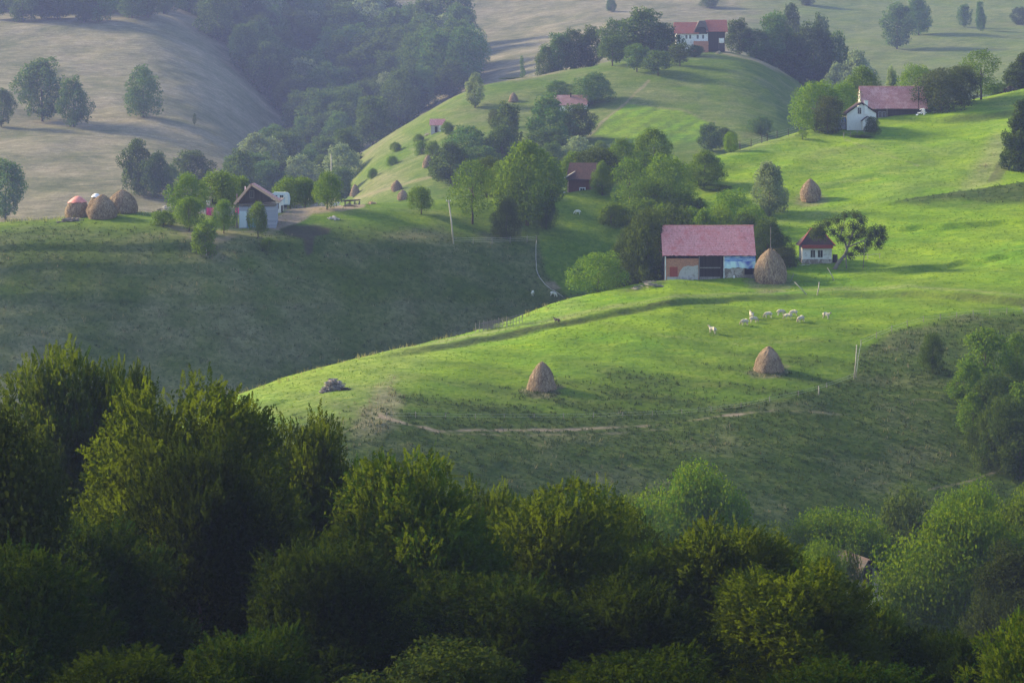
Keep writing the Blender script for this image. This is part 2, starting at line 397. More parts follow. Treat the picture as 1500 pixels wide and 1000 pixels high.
log_mud = soft(sdist(UU, GV, [(905, 432), (950, 414), (980, 410), (975, 420), (930, 432)]) + 3 * nB, 4)
dark += .6 * log_mud * zone_ridge
scrape = soft(sdist(UU, GV, [(798, 413), (812, 412), (822, 424), (812, 428), (802, 421)]) + 1.5 * nB, 2) * zone_hill
bare += .7 * scrape
for (u_, v_, w_) in ((1129, 414, 34), (794, 570, 30), (1126, 543, 30), (1187, 294, 24)):        # trampled hay litter round the stacks
    ring = soft(np.hypot(UU - u_, (GV - v_) * 2.4) - w_ + 6 * nC, 8) * (zone_ridge if v_ > 300 else zone_hill)
    dry += .38 * ring; lush -= .25 * ring
mown = .10 * np.sin((GV * 1.0 - UU * .16 + 9 * nA) / 4.6) * up_meadow * zone_ridge
lush += mown
for ln, a in (([(1238, 207), (1290, 226), (1345, 244)], .30), ([(1140, 300), (1200, 272), (1290, 262)], .18), ([(880, 470), (980, 492), (1090, 500), (1200, 495)], .16), ([(640, 560), (760, 590), (900, 588)], .14)):
    dry += a * soft(ldist(UU, GV, ln) - .8 + 1.2 * nC, 1.6) * (zone_ridge | zone_hill)
COVER = np.clip(np.stack([lush, dry, bare, dark], -1), 0, 1)

NU, NY = len(GU), len(GY)
P = np.stack([XX, YY, ZZ], -1)
# smooth vertex normals of the whole sheet
gu = np.gradient(P, axis=0); gy = np.gradient(P, axis=1)
NRM = np.cross(gu, gy); NRM /= np.linalg.norm(NRM, axis=-1, keepdims=True)
NRM *= np.sign(NRM[..., 2:3])

def gz(x, y):
    """ground height at x, y"""
    u = UC + F * x / y
    i = int(np.clip(np.searchsorted(GU, u) - 1, 0, NU - 2)); j = int(np.clip(np.searchsorted(GY, y) - 1, 0, NY - 2))
    a = (u - GU[i]) / (GU[i + 1] - GU[i]); b = (y - GY[j]) / (GY[j + 1] - GY[j])
    return float((ZZ[i, j] * (1 - a) + ZZ[i + 1, j] * a) * (1 - b) + (ZZ[i, j + 1] * (1 - a) + ZZ[i + 1, j + 1] * a) * b)
VV = VH - F * ZZ / YY     # final rows
def at(u, v, y0=200, y1=1900):
    """point on the ground seen at photo pixel u, v between two distances (nearest crest if hidden)"""
    i = int(np.clip(np.searchsorted(GU, u) - 1, 0, NU - 2)); a = (u - GU[i]) / (GU[i + 1] - GU[i])
    r = VV[i] * (1 - a) + VV[i + 1] * a
    m = np.where((GY >= y0) & (GY <= y1))[0]
    k = m[0]
    hit = np.where(r[m] <= v)[0]
    if len(hit):
        j = m[hit[0]]
        if j > m[0]:
            t = (r[j - 1] - v) / (r[j - 1] - r[j] + 1e-9); y = GY[j - 1] + t * (GY[j] - GY[j - 1])
        else: y = GY[j]
    else:
        y = GY[m[int(np.argmin(r[m]))]]
    x = (u - UC) / F * y
    return Vector((x, float(y), gz(x, float(y))))
def at_y(u, y):
    x = (u - UC) / F * y
    return Vector((x, y, gz(x, y)))
RIDGE, HILL, FAR = (272, 460), (405, 640), (590, 1800)

def terrain_material():
    b = NB('ground_cover')
    geo = b.n('ShaderNodeNewGeometry'); pos = geo.outputs['Position']
    at_ = b.n('ShaderNodeAttribute', attribute_name='cover')
    sep = b.n('ShaderNodeSeparateColor'); b.l(at_.outputs['Color'], sep.inputs[0])
    lushA, dryA, bareA, darkA = sep.outputs[0], sep.outputs[1], sep.outputs[2], at_.outputs['Alpha']
    mp = b.n('ShaderNodeMapping'); b.l(pos, mp.inputs[0]); mp.inputs['Scale'].default_value = (0.45, 1, 1); mp.inputs['Rotation'].default_value = (0, 0, R(12))
    n_big = b.noise(pos, 0.045, 3, 0.6, 0.5)
    n_mid = b.noise(mp.outputs[0], 0.35, 5, 0.68, 0.6)
    n_fin = b.noise(mp.outputs[0], 2.3, 4, 0.7)
    n_tuft = b.noise(pos, 1.1, 3, 0.75, 0.8)
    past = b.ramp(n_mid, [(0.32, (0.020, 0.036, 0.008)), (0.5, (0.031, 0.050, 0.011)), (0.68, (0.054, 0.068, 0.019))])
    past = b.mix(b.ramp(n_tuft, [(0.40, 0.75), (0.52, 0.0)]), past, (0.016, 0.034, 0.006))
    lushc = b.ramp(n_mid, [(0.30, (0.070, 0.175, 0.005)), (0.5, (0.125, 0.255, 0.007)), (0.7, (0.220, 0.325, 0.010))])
    lushc = b.mix(b.ramp(n_big, [(0.35, 0.0), (0.65, 0.55)]), lushc, (0.23, 0.32, 0.008))
    lushc = b.mix(b.ramp(n_tuft, [(0.36, 0.55), (0.52, 0.0)]), lushc, (0.050, 0.115, 0.008))
    dryc = b.ramp(n_mid, [(0.30, (0.130, 0.116, 0.074)), (0.5, (0.225, 0.198, 0.132)), (0.7, (0.335, 0.295, 0.21))])
    dryc = b.mix(b.ramp(n_tuft, [(0.38, 0.6), (0.55, 0.0)]), dryc, (0.13, 0.125, 0.06))
    barec = b.ramp(n_fin, [(0.3, (0.15, 0.115, 0.080)), (0.6, (0.29, 0.235, 0.17)), (0.75, (0.40, 0.345, 0.27))])
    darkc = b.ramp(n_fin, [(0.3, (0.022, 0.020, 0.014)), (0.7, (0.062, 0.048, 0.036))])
    def edge(a, k=0.45):   # ragged edges from the tuft noise
        return b.math('MULTIPLY', b.math('SUBTRACT', b.math('ADD', a, b.math('MULTIPLY', b.math('SUBTRACT', n_tuft, 0.5), k)), 0.0), 1.0, True)
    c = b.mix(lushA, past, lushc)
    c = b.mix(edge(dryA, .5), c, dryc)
    c = b.mix(b.math('MULTIPLY', bareA, b.ramp(n_tuft, [(0.3, 0.55), (0.5, 1.0)])), c, barec)
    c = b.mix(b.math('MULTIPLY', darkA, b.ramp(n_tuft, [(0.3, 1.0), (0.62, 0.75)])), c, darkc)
    h = b.math('ADD', b.math('MULTIPLY', n_fin, 0.5), n_tuft)
    nrm = b.bump(h, 0.8, 0.28)
    return b.principled(c, 0.95, nrm, 0.05)
M_GROUND = terrain_material()

def sheet(name, mask, kind='structure'):
    """mask: faces (NU-1, NY-1) that belong to this piece of the sheet"""
    ii, jj = np.where(mask)
    q = np.stack([ii * NY + jj, (ii + 1) * NY + jj, (ii + 1) * NY + jj + 1, ii * NY + jj + 1], 1)
    used, inv = np.unique(q, return_inverse=True)
    me = np_mesh(name, P.reshape(-1, 3)[used], inv.reshape(-1, 4), M_GROUND, None, True)
    ca = me.attributes.new('cover', 'FLOAT_COLOR', 'POINT')
    ca.data.foreach_set('color', COVER.reshape(-1, 4)[used].astype(np.float32).ravel())
    me.normals_split_custom_set_from_vertices(NRM.reshape(-1, 3)[used].tolist())
    o = bpy.data.objects.new(name, me); COL.objects.link(o)
    return tag(o, kind=kind)
fm = lambda a: (a[:-1, :-1] + a[1:, 1:]) / 2
mfar = fm(zone_far.astype(float)) > .5
mpath = (fm(np.maximum(track, track4)) > .5) & ~mfar
myard = (fm(yard) > .5) & ~mfar & ~mpath
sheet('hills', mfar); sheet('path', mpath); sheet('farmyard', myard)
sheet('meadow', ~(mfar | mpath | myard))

# ---------------------------------------------------------------- haze
hb = NB('haze_air')
pv = hb.n('ShaderNodeVolumePrincipled')
pv.inputs['Color'].default_value = (0.33, 0.42, 0.82, 1)
pv.inputs['Density'].default_value = 0.00018
pv.inputs['Anisotropy'].default_value = 0.2
hb.l(pv.outputs[0], hb.out.inputs['Volume'])
HX = 2600
hz = MB().box(-HX, HX, -40, 2060, float(ZZ.min()) - 1, float(ZZ.max()) + 14).build('haze', hb.m)
tag(hz, kind='stuff')
# ---------------------------------------------------------------- foliage
def leaf_mat(name, c1, c2, c3, trans=(0.22, 0.27, 0.02), tfac=0.35, hue=0.06, rnd=.5):
    b = NB(name)
    a = b.n('ShaderNodeAttribute', attribute_name='tone')
    oi = b.n('ShaderNodeObjectInfo')
    t = b.math('ADD', a.outputs['Fac'], b.math('MULTIPLY', b.math('SUBTRACT', oi.outputs['Random'], 0.5), rnd))
    c = b.ramp(t, [(0.1, c1), (0.5, c2), (0.9, c3)])
    hs = b.n('ShaderNodeHueSaturation'); b.l(c, hs.inputs['Color'])
    b.l(b.math('ADD', b.math('MULTIPLY', oi.outputs['Random'], hue), 0.5 - hue / 2), hs.inputs['Hue'])
    d = b.n('ShaderNodeBsdfDiffuse'); b.l(hs.outputs[0], d.inputs[0])
    tr = b.n('ShaderNodeBsdfTranslucent'); tr.inputs[0].default_value = (*trans, 1)
    m1 = b.n('ShaderNodeMixShader'); m1.inputs[0].default_value = tfac
    b.l(d, m1.inputs[1]); b.l(tr, m1.inputs[2])
    b.l(m1, b.out.inputs[0])
    return b.m
M_BARK = mat_rough('bark', (0.06, 0.045, 0.033), (0.13, 0.105, 0.08), 2.0, 0.95, 0.6, (1, 1, 0.3))
M_BARK_PALE = mat_rough('pale_bark', (0.12, 0.105, 0.09), (0.24, 0.22, 0.19), 2.0, 0.95, 0.5, (1, 1, 0.3))
LM = {
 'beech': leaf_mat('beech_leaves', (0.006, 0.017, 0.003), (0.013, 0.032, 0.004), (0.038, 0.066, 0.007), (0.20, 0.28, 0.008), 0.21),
 'shade_beech': leaf_mat('shaded_beech_leaves', (0.005, 0.012, 0.003), (0.009, 0.021, 0.004), (0.020, 0.037, 0.006), (0.09, 0.14, 0.008), 0.14),  # beech leaves darkened to paint in the shade low in the wood
 'round': leaf_mat('round_leaves', (0.012, 0.034, 0.003), (0.036, 0.084, 0.005), (0.090, 0.155, 0.009), (0.24, 0.36, 0.008), 0.25),
 'dull': leaf_mat('dull_leaves', (0.009, 0.020, 0.006), (0.017, 0.031, 0.009), (0.034, 0.048, 0.014), (0.10, 0.14, 0.02), 0.2),
 'mid': leaf_mat('orchard_leaves', (0.028, 0.072, 0.009), (0.058, 0.122, 0.013), (0.125, 0.190, 0.020), (0.20, 0.32, 0.015), 0.30),
 'bright': leaf_mat('bright_leaves', (0.036, 0.092, 0.009), (0.072, 0.150, 0.013), (0.140, 0.215, 0.020), (0.24, 0.38, 0.015), 0.30),
 'dark': leaf_mat('dark_leaves', (0.018, 0.040, 0.010), (0.034, 0.064, 0.015), (0.064, 0.095, 0.022), (0.12, 0.18, 0.02), 0.30),
 'far': leaf_mat('wood_leaves', (0.014, 0.042, 0.014), (0.040, 0.088, 0.024), (0.100, 0.160, 0.042), (0.14, 0.22, 0.03), 0.26, 0.10, 1.0),
 'grey': leaf_mat('willow_leaves', (0.085, 0.125, 0.058), (0.150, 0.205, 0.100), (0.25, 0.30, 0.170), (0.26, 0.34, 0.12), 0.34),
 'plum': leaf_mat('plum_leaves', (0.024, 0.040, 0.014), (0.040, 0.060, 0.018), (0.066, 0.086, 0.028), (0.12, 0.15, 0.03), 0.28),
 'conifer': leaf_mat('conifer_needles', (0.018, 0.040, 0.010), (0.038, 0.070, 0.014), (0.080, 0.115, 0.022), (0.10, 0.16, 0.02), 0.25),
}
def unit(v): return v / (np.linalg.norm(v, axis=-1, keepdims=True) + 1e-9)

def env_radius(shape, t):
    t = np.clip(t, 0, 1)
    if shape == 'egg': return np.where(t < .35, 0.66 + 0.34 * np.sin(t / .35 * np.pi / 2), np.cos((np.clip(t, .35, 1) - .35) / .65 * np.pi / 2) ** .8)
    if shape == 'dome': return np.where(t < .3, 0.84 + 0.16 * np.sin(t / .3 * np.pi / 2), np.sqrt(np.clip(1 - ((t - .3) / .7) ** 2.2, 0, 1)))
    if shape == 'ball': return np.sqrt(np.clip(1 - (1.8 * t - .9) ** 2, 0, 1))
    if shape == 'cone': return np.clip((1 - t) ** 0.8 * np.minimum(1, t / .12 + .35), 0, 1)
    if shape == 'column': return np.sin(np.pi * np.clip(t * .94 + .05, 0, 1)) ** 0.45

def crown_lobes(rng, W, z0, z1, n, shape, lobe=(.24, .38), fill=.66):
    t = 0.06 + 0.90 * (np.arange(n) + rng.random(n)) / n
    t = t ** 0.9
    ang = np.arange(n) * 2.39996 + rng.normal(0, .5, n)
    wob = 1 + 0.20 * np.sin(ang * 2 + rng.random() * 6) + 0.10 * rng.normal(0, 1, n)
    r = env_radius(shape, t) * W / 2 * fill * wob * np.where(rng.random(n) < .8, 1, .45)
    c = np.stack([r * np.cos(ang), r * np.sin(ang), z0 + (z1 - z0) * (0.03 + 0.87 * t)], 1)
    rad = W / 2 * rng.uniform(lobe[0] * .75, lobe[1] * 1.15, n) * (0.62 + 0.5 * env_radius(shape, t)) * 1.12
    k = max(4, n // 4)                                    # heart of the crown
    tk = (np.arange(k) + rng.random(k)) / k * .84
    er = env_radius(shape, tk) * W / 2
    ck = np.stack([rng.normal(0, .16, k) * er, rng.normal(0, .16, k) * er, z0 + (z1 - z0) * (.06 + .86 * tk)], 1)
    return np.concatenate([c, ck]), np.concatenate([rad, np.maximum(er * .62, rad.min())])

def quads_from(c, a, b, L, Wd):
    v = np.stack([c - a * L / 2, c + b * Wd / 2 + a * L * .05, c + a * L / 2, c - b * Wd / 2 + a * L * .05], 1).reshape(-1, 3)
    return v, np.arange(len(v), dtype=np.int32).reshape(-1, 4)

def crown_leaves(rng, lobes, N, L, axis_c, flat=0.55, shell=(.70, 1.08)):
    c, rad = lobes
    p = rad ** 2; p = p / p.sum()
    k = rng.choice(len(c), N, p=p)
    d = unit(rng.normal(0, 1, (N, 3)))
    out = c[k] - axis_c; out[:, 2] *= 0.6; out = unit(out)
    bad = (d * out).sum(1) < rng.uniform(-.75, .1, N)
    d[bad] = unit(d[bad] - 2 * (d[bad] * out[bad]).sum(1, keepdims=True) * out[bad])
    d[:, 2] = d[:, 2] * .9 + .06
    pos = c[k] + d * (rad[k] * rng.uniform(shell[0], shell[1], N))[:, None]
    nrm = unit(unit(d + 0.5 * out + [0, 0, .25]) * flat + unit(rng.normal(0, 1, (N, 3))) * (1 - flat * .6))
    a = unit(np.cross(nrm, unit(rng.normal(0, 1, (N, 3)))))
    b = np.cross(nrm, a)
    ll = L * rng.uniform(.65, 1.35, (N, 1))
    v, q = quads_from(pos, a, b, ll, ll * .68)
    tone = np.clip(rng.normal(.5, .17, N) + rng.normal(0, .12, len(c))[k], 0, 1)
    return v, q, tone

def crown_sprays(rng, lobes, NS, nl, L, ln, axis_c, up=.30):
    """leafy twigs: flat sprays that reach out and up from each limb"""
    c, rad = lobes
    p = rad ** 2; p = p / p.sum()
    k = rng.choice(len(c), NS, p=p)
    d = unit(rng.normal(0, 1, (NS, 3)))
    out = c[k] - axis_c; out[:, 2] *= 0.55; out = unit(out)
    bad = (d * out).sum(1) < rng.uniform(-.5, .2, NS)
    d[bad] = unit(d[bad] - 2 * (d[bad] * out[bad]).sum(1, keepdims=True) * out[bad])
    base = c[k] + d * (rad[k] * rng.uniform(.55, .95, NS))[:, None]
    dirn = unit(d * .45 + out * .65 + np.array([0, 0, up]) + rng.normal(0, .34, (NS, 3)))
    side = unit(np.cross(dirn, unit(rng.normal(0, .45, (NS, 3)) + [0, 0, 1])))
    ln_ = ln * rng.uniform(.55, 1.3, NS)
    tt = (np.arange(nl) + .5) / nl
    sgn = np.where(np.arange(nl) % 2 == 0, 1.0, -1.0)
    t = tt[None, :, None]
    w_ = (L * .62 * (1.15 - tt))[None, :, None]
    pos = base[:, None] + dirn[:, None] * (t * ln_[:, None, None]) + side[:, None] * sgn[None, :, None] * w_ + np.array([0, 0, -.16]) * (t ** 2) * ln_[:, None, None]
    a = unit(dirn[:, None] * .75 + side[:, None] * sgn[None, :, None] * .75 + rng.normal(0, .16, pos.shape))
    n_ = unit(np.cross(dirn, side)[:, None] + rng.normal(0, .30, pos.shape))
    b = unit(np.cross(n_, a))
    M = NS * nl
    ll = L * rng.uniform(.7, 1.25, (M, 1))
    v, q = quads_from(pos.reshape(-1, 3), a.reshape(-1, 3), b.reshape(-1, 3), ll, ll * .62)
    tone = np.clip(np.repeat(rng.normal(.5, .16, NS) + rng.normal(0, .10, len(c))[k], nl) + rng.normal(0, .10, M), 0, 1)
    return v, q, tone

PROTO = {}
def proto(key, seed, H, W, z0f, shape, nl, leaf, mat, mode='leaf', trunk_r=None, limbs=5, lobe=(.24, .38), fill=.66, bark=None, sub=None, shell=(.70, 1.08), lean=0.0, spray=None):
    rng = np.random.default_rng(seed)
    z0 = H * z0f
    lb = crown_lobes(rng, W, z0, H, nl, shape, lobe, fill)
    if lean: lb[0][:, 0] += lean * (lb[0][:, 2] / H)
    ax = np.array([lean * .5, 0, z0 + (H - z0) * .42])
    if mode == 'spray':
        v, q, t = crown_sprays(rng, lb, spray[0], spray[1], leaf, spray[2], ax)
        v2, q2, t2 = crown_leaves(rng, lb, spray[3], leaf * 1.25, ax, .55, (.5, 1.04))
        q = np.concatenate([q, q2 + len(v)]); v = np.concatenate([v, v2]); t = np.concatenate([t, t2])
    else:
        v, q, t = crown_leaves(rng, lb, sub, leaf, ax, .55, shell)
    crown = np_mesh('crown', v, q, LM[mat], t)
    rs = random.Random(seed)
    m = MB()
    tr = trunk_r or H * .022
    top = z0 + (H - z0) * .55
    pts = [Vector((0, 0, -.8))]
    for i in range(1, 6):
        f = i / 5
        pts.append(Vector((rs.uniform(-1, 1) * .02 * H * f + lean * f * .6, rs.uniform(-1, 1) * .02 * H * f, top * f)))
    m.tube(pts, [tr * 1.35, tr * 1.05, tr * .9, tr * .75, tr * .55, tr * .25], 8, .08)
    order = np.argsort(-lb[1])[:limbs]
    for i in order:
        c = Vector(lb[0][i]); s = rs.uniform(.35, .8)
        a = pts[2].lerp(pts[4], s)
        mid = a.lerp(c, .5) + Vector((rs.uniform(-.2, .2), rs.uniform(-.2, .2), rs.uniform(0, .5))) * (H * .05)
        m.tube([a, mid, c], [tr * .5, tr * .33, tr * .12], 5, .05)
    me = bpy.data.meshes.new('trunk'); me.from_pydata(m.v, [], m.f); me.materials.append(bark or M_BARK)
    me.polygons.foreach_set('use_smooth', [True] * len(me.polygons))
    rr = np.hypot(v[:, 0] - lean * .5, v[:, 1])
    PROTO.setdefault(key, []).append((crown, me, float(np.quantile(v[:, 2], .998)), 2 * float(np.quantile(rr, .97))))

for s in range(4):
    proto('beech', 10 + s, 21, 13, .12, 'dome', 64, .17, 'beech', 'spray', .34, 6, (.17, .26), .78, spray=(7600, 13, .85, 42000))
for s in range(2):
    proto('shade_beech', 12 + s, 21, 13, .12, 'dome', 64, .17, 'shade_beech', 'spray', .34, 6, (.17, .26), .78, spray=(7600, 13, .85, 42000))
for s in range(2):
    proto('shag', 16 + s, 20, 12, .06, 'dome', 66, .24, 'dull', 'leaf', .3, 4, (.18, .28), .76, sub=80000, shell=(.5, 1.12))
for s in range(3):
    proto('round', 20 + s, 12, 13, .06, 'dome', 60, .20, 'round', 'leaf', .24, 5, (.20, .31), .72, sub=80000, shell=(.40, 1.08))
for s in range(4):
    proto('orchard', 30 + s, 7, 7.5, .22, 'dome', 26, .26, 'mid', 'leaf', .16, 6, (.22, .36), .68, sub=8500, shell=(.5, 1.12))
for s in range(3):
    proto('tall', 40 + s, 11, 9, .05, 'egg', 34, .30, 'mid', 'leaf', .2, 5, (.22, .34), .70, sub=12000, shell=(.5, 1.12))
for s in range(2):
    proto('dense', 50 + s, 10, 9, .03, 'dome', 34, .28, 'dark', 'leaf', .2, 4, (.22, .34), .70, sub=13000, shell=(.5, 1.1))
for s in range(2):
    proto('bright', 54 + s, 8, 9, .05, 'dome', 30, .27, 'bright', 'leaf', .18, 5, (.22, .34), .70, sub=10000, shell=(.5, 1.12))
for s in range(2):
    proto('bush', 58 + s, 4, 5, .0, 'dome', 20, .24, 'mid', 'leaf', .08, 4, (.26, .40), .66, sub=5000, shell=(.45, 1.12))
for s in range(2):
    proto('plum', 60 + s, 7, 7, .02, 'dome', 24, .24, 'plum', 'leaf', .12, 4, (.24, .36), .68, sub=8000, shell=(.5, 1.1))
proto('willow', 64, 9, 8, .04, 'egg', 34, .30, 'grey', 'leaf', .2, 5, (.22, .34), .70, sub=12000, shell=(.5, 1.12))
proto('conifer', 66, 11, 8, .0, 'cone', 60, .30, 'conifer', 'leaf', .2, 3, (.16, .26), .82, sub=16000, shell=(.5, 1.12))
proto('thin', 67, 9, 6.5, .14, 'egg', 30, .24, 'mid', 'leaf', .13, 8, (.20, .34), .74, sub=4200, shell=(.5, 1.15))
for s in range(6):
    proto('wood', 70 + s, 14, 11, .04, ['dome', 'egg', 'ball', 'dome', 'egg', 'column'][s], 34, .50, 'far', 'leaf', .22, 3, (.20, .33), .72, sub=7000, shell=(.5, 1.12))
for s in range(2):
    proto('pale', 78 + s, 12, 9, .05, 'egg', 28, .46, 'grey', 'leaf', .2, 3, (.22, .34), .70, sub=5000, shell=(.5, 1.12))
for s in range(2):
    proto('farorchard', 80 + s, 8, 8, .22, 'dome', 22, .40, 'far', 'leaf', .16, 6, (.22, .36), .68, sub=3600, shell=(.5, 1.12))
proto('slim', 84, 9, 3, .0, 'column', 18, .34, 'far', 'leaf', .1, 2, (.4, .6), .5, sub=1600)
for s in range(2):
    proto('young', 86 + s, 8, 5, .0, 'egg', 30, .26, 'mid', 'leaf', .08, 5, (.2, .34), .74, sub=5500, shell=(.3, 1.2))

TREES = []
def tree(u, vb, vt, wpx, key, label, yr=HILL, name='tree', cat='tree', group=None, y=None, var=None, lean=0, rz=None, y0=None):
    p = at_y(u, y0) if y0 else at_y(u, fy(y)) if y else at(u, vb, *yr)
    s = p.y / F
    vbase = VH - p.z / s
    crown, trunk, H, W = PROTO[key][(var if var is not None else random.randrange(99)) % len(PROTO[key])]
    h = max(0.5, (vbase - vt) * s) / H; wd = wpx * s / W
    r = empty(name, p, random.uniform(0, 6.28) if rz is None else rz, (wd, wd, h))
    if lean: r.rotation_euler = (0, R(lean), r.rotation_euler.z)
    tag(r, label, cat, group)
    for nm, me in (('crown', crown), ('trunk', trunk)):
        o = bpy.data.objects.new(nm, me); COL.objects.link(o); o.parent = r
    TREES.append((u, vbase, r))
    return r
# ---------------------------------------------------------------- the beech wood in front
WG = 'trees of the dark wood across the foreground'
def wood(u, vt, wpx, y, label, key='beech', var=None, name='beech_tree', group=WG):
    tree(u, 0, vt, wpx * 1.22, key, label, y=y, name=name, group=group, var=var)
wood(85, 518, 250, 152, 'golden topped beech standing behind the others at the far left edge of the wood', var=0)
wood(-45, 590, 330, 98, 'dark drooping tree filling the left edge of the photo', 'shag', 0, 'broadleaf_tree')
wood(180, 541, 150, 150, 'narrow beech crown between the far left golden one and the broad one', var=1)
wood(258, 571, 330, 128, 'broad beech with golden plumes on top, the tallest crown left of the lit ridge tip', var=2)
wood(345, 604, 180, 142, 'beech crown just below the tip of the sunlit ridge', var=3)
wood(450, 618, 230, 140, 'yellow tipped beech right of the broad left crown, below the wood pile', var=0)
wood(600, 672, 310, 120, 'big rounded beech with yellow sprays in the bottom middle', var=1)
wood(710, 716, 200, 142, 'low yellow topped beech peeping over the big rounded one', var=3)
wood(825, 716, 280, 126, 'beech with ragged upright yellow sprays below the front haystack', var=2)
wood(1055, 772, 270, 122, 'feathery beech in front of the round green tree', var=0)
wood(1170, 836, 330, 108, 'beech whose lit right shoulder slopes down to the valley roof', var=3)
wood(1395, 930, 170, 104, 'small yellow green beech at the bottom edge, left of the corner one', 'shade_beech', 1)
wood(1510, 906, 190, 96, 'beech cut off by the bottom right corner', var=2)
wood(370, 925, 250, 84, 'fresh green sapling crown at the bottom left, below the broad beech', 'shade_beech', 0, 'broadleaf_tree')
wood(190, 962, 330, 74, 'green leafy crown on the bottom edge, at the left', 'shade_beech', 1, 'broadleaf_tree')
wood(135, 770, 260, 112, 'shaded beech tucked behind the drooping left tree', 'shade_beech', 1)
wood(480, 800, 300, 106, 'deeply shaded beech between the broad left and the rounded middle ones', 'shade_beech', 3)
wood(740, 850, 320, 104, 'deeply shaded beech right of the rounded middle one', 'shade_beech', 0)
wood(920, 850, 280, 104, 'shaded beech below the ragged sprays', 'shade_beech', 1)
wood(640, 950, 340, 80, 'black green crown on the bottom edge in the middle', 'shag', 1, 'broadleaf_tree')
wood(940, 960, 360, 80, 'black green crown on the bottom edge right of the middle', 'shade_beech', 0)
wood(1240, 975, 300, 82, 'dim crown on the bottom edge below the sloping shoulder', 'shade_beech', 1)
wood(1330, 925, 150, 118, 'dim crown in the gap left of the white scraps', 'shade_beech', 0)
wood(400, 650, 210, 152, 'beech filling the dip between the ridge tip and the yellow tipped beech', var=1)
wood(545, 690, 200, 148, 'beech between the yellow tipped and the big rounded one', var=2)
wood(905, 745, 220, 138, 'beech right of the ragged sprays, lower than them', var=1)
wood(985, 800, 220, 130, 'beech just left of the feathery one', var=3)
wood(1115, 812, 220, 128, 'beech between the feathery one and the sloping shoulder', var=2)
wood(1265, 885, 200, 118, 'lowest lit beech at the end of the sloping shoulder', var=1)
wood(300, 660, 260, 118, 'inner beech of the left wood under the tallest crown', 'shade_beech', 1)
wood(20, 800, 280, 88, 'dark crown low on the left edge under the drooping tree', 'shade_beech', 0)
# trees down in the valley
VG = 'trees in the valley below the meadow'
def vtree(u, vb, vt, wpx, y, label, key='round', var=None):
    tree(u, vb, vt, wpx, key, label, y=y + 30, name='broadleaf_tree', group=VG, var=var)
vtree(1022, 0, 683, 215, 232, 'large round fresh green tree standing clear of the wood below the meadow', var=0)
vtree(925, 0, 728, 100, 236, 'low green tree leaning out left of the large round one', var=1)
vtree(1228, 0, 748, 210, 226, 'wide low leafy tree above the hidden grey roof', var=2)
vtree(1322, 0, 714, 110, 240, 'dark upright tree behind the wide low one', 'dense', 0)
vtree(1415, 0, 742, 260, 196, 'massive dark green tree right of the hidden grey roof', var=0)
vtree(1205, 0, 797, 105, 188, 'small bright round tree left of the hidden grey roof', var=1)
vtree(1420, 0, 712, 150, 232, 'sunlit tree top peeping over the massive one', var=2)
vtree(1510, 0, 722, 160, 215, 'tree cut off by the right edge beside the massive one', var=1)
vtree(1280, 0, 775, 120, 236, 'black green tree directly behind the hidden grey roof', 'dense', 1)
vtree(1500, 0, 800, 220, 170, 'dark tree on the right edge below the massive one', 'shag', 1)
vtree(1243, 0, 802, 66, 196, 'small dim tree in front of the left slope of the hidden grey roof', 'dense', 1)
vtree(1318, 0, 838, 70, 205, 'small dim tree in front of the right slope of the hidden grey roof', 'dense', 0)
vtree(1120, 0, 770, 130, 222, 'dim tree between the round one and the wide low one', 'dense', 0)
vtree(800, 0, 752, 160, 238, 'dim tree behind the ragged beech sprays', 'dense', 1)
vtree(880, 0, 735, 90, 244, 'small dim tree left of the low leaning one', 'dense', 0)

# ---------------------------------------------------------------- farmstead on the left hill
FG = 'trees round the left farmstead'
tree(274, 322, 253, 62, 'orchard', 'tall lit orchard tree left of the gabled farmhouse, farthest left in the back row', group=FG, name='orchard_tree', var=0)
tree(325, 312, 249, 68, 'orchard', 'broad orchard tree behind the pink sheet', group=FG, name='orchard_tree', y=474, var=1)
tree(352, 305, 258, 40, 'orchard', 'orchard tree touching the left slope of the farmhouse roof', group=FG, name='orchard_tree', y=482, var=2)
tree(277, 339, 288, 50, 'orchard', 'dark round tree standing just left of the pink sheet', group=FG, name='orchard_tree', var=3)
tree(328, 342, 292, 36, 'orchard', 'small round tree between the pink sheet and the farmhouse', group=FG, name='orchard_tree', var=0)
tree(301, 372, 322, 50, 'bush', 'leafy green bush below the pink sheet', group=FG, name='bush', cat='bush', var=0)
tree(378, 349, 296, 33, 'orchard', 'thin stemmed fruit tree in front of the farmhouse door', group=FG, name='fruit_tree', var=2)
tree(425, 304, 258, 58, 'orchard', 'low spreading tree right of the white trailer', group=FG, name='orchard_tree', y=494, var=1)
tree(447, 300, 260, 44, 'orchard', 'low tree between the trailer tree and the yard tree', group=FG, name='orchard_tree', y=496, var=3)
tree(479, 307, 251, 54, 'orchard', 'round headed tree standing in the bare yard', group=FG, name='orchard_tree', var=0)
tree(240, 330, 308, 40, 'bush', 'pale green bush left of the farmstead rubble', group=FG, name='bush', cat='bush', var=1)
tree(617, 314, 272, 38, 'orchard', 'small lollipop tree alone on the grass crest', name='orchard_tree', var=1)
tree(391, 368, 348, 22, 'bush', 'little bush with a pale stake below the fruit tree', group=FG, name='bush', cat='bush', var=1)
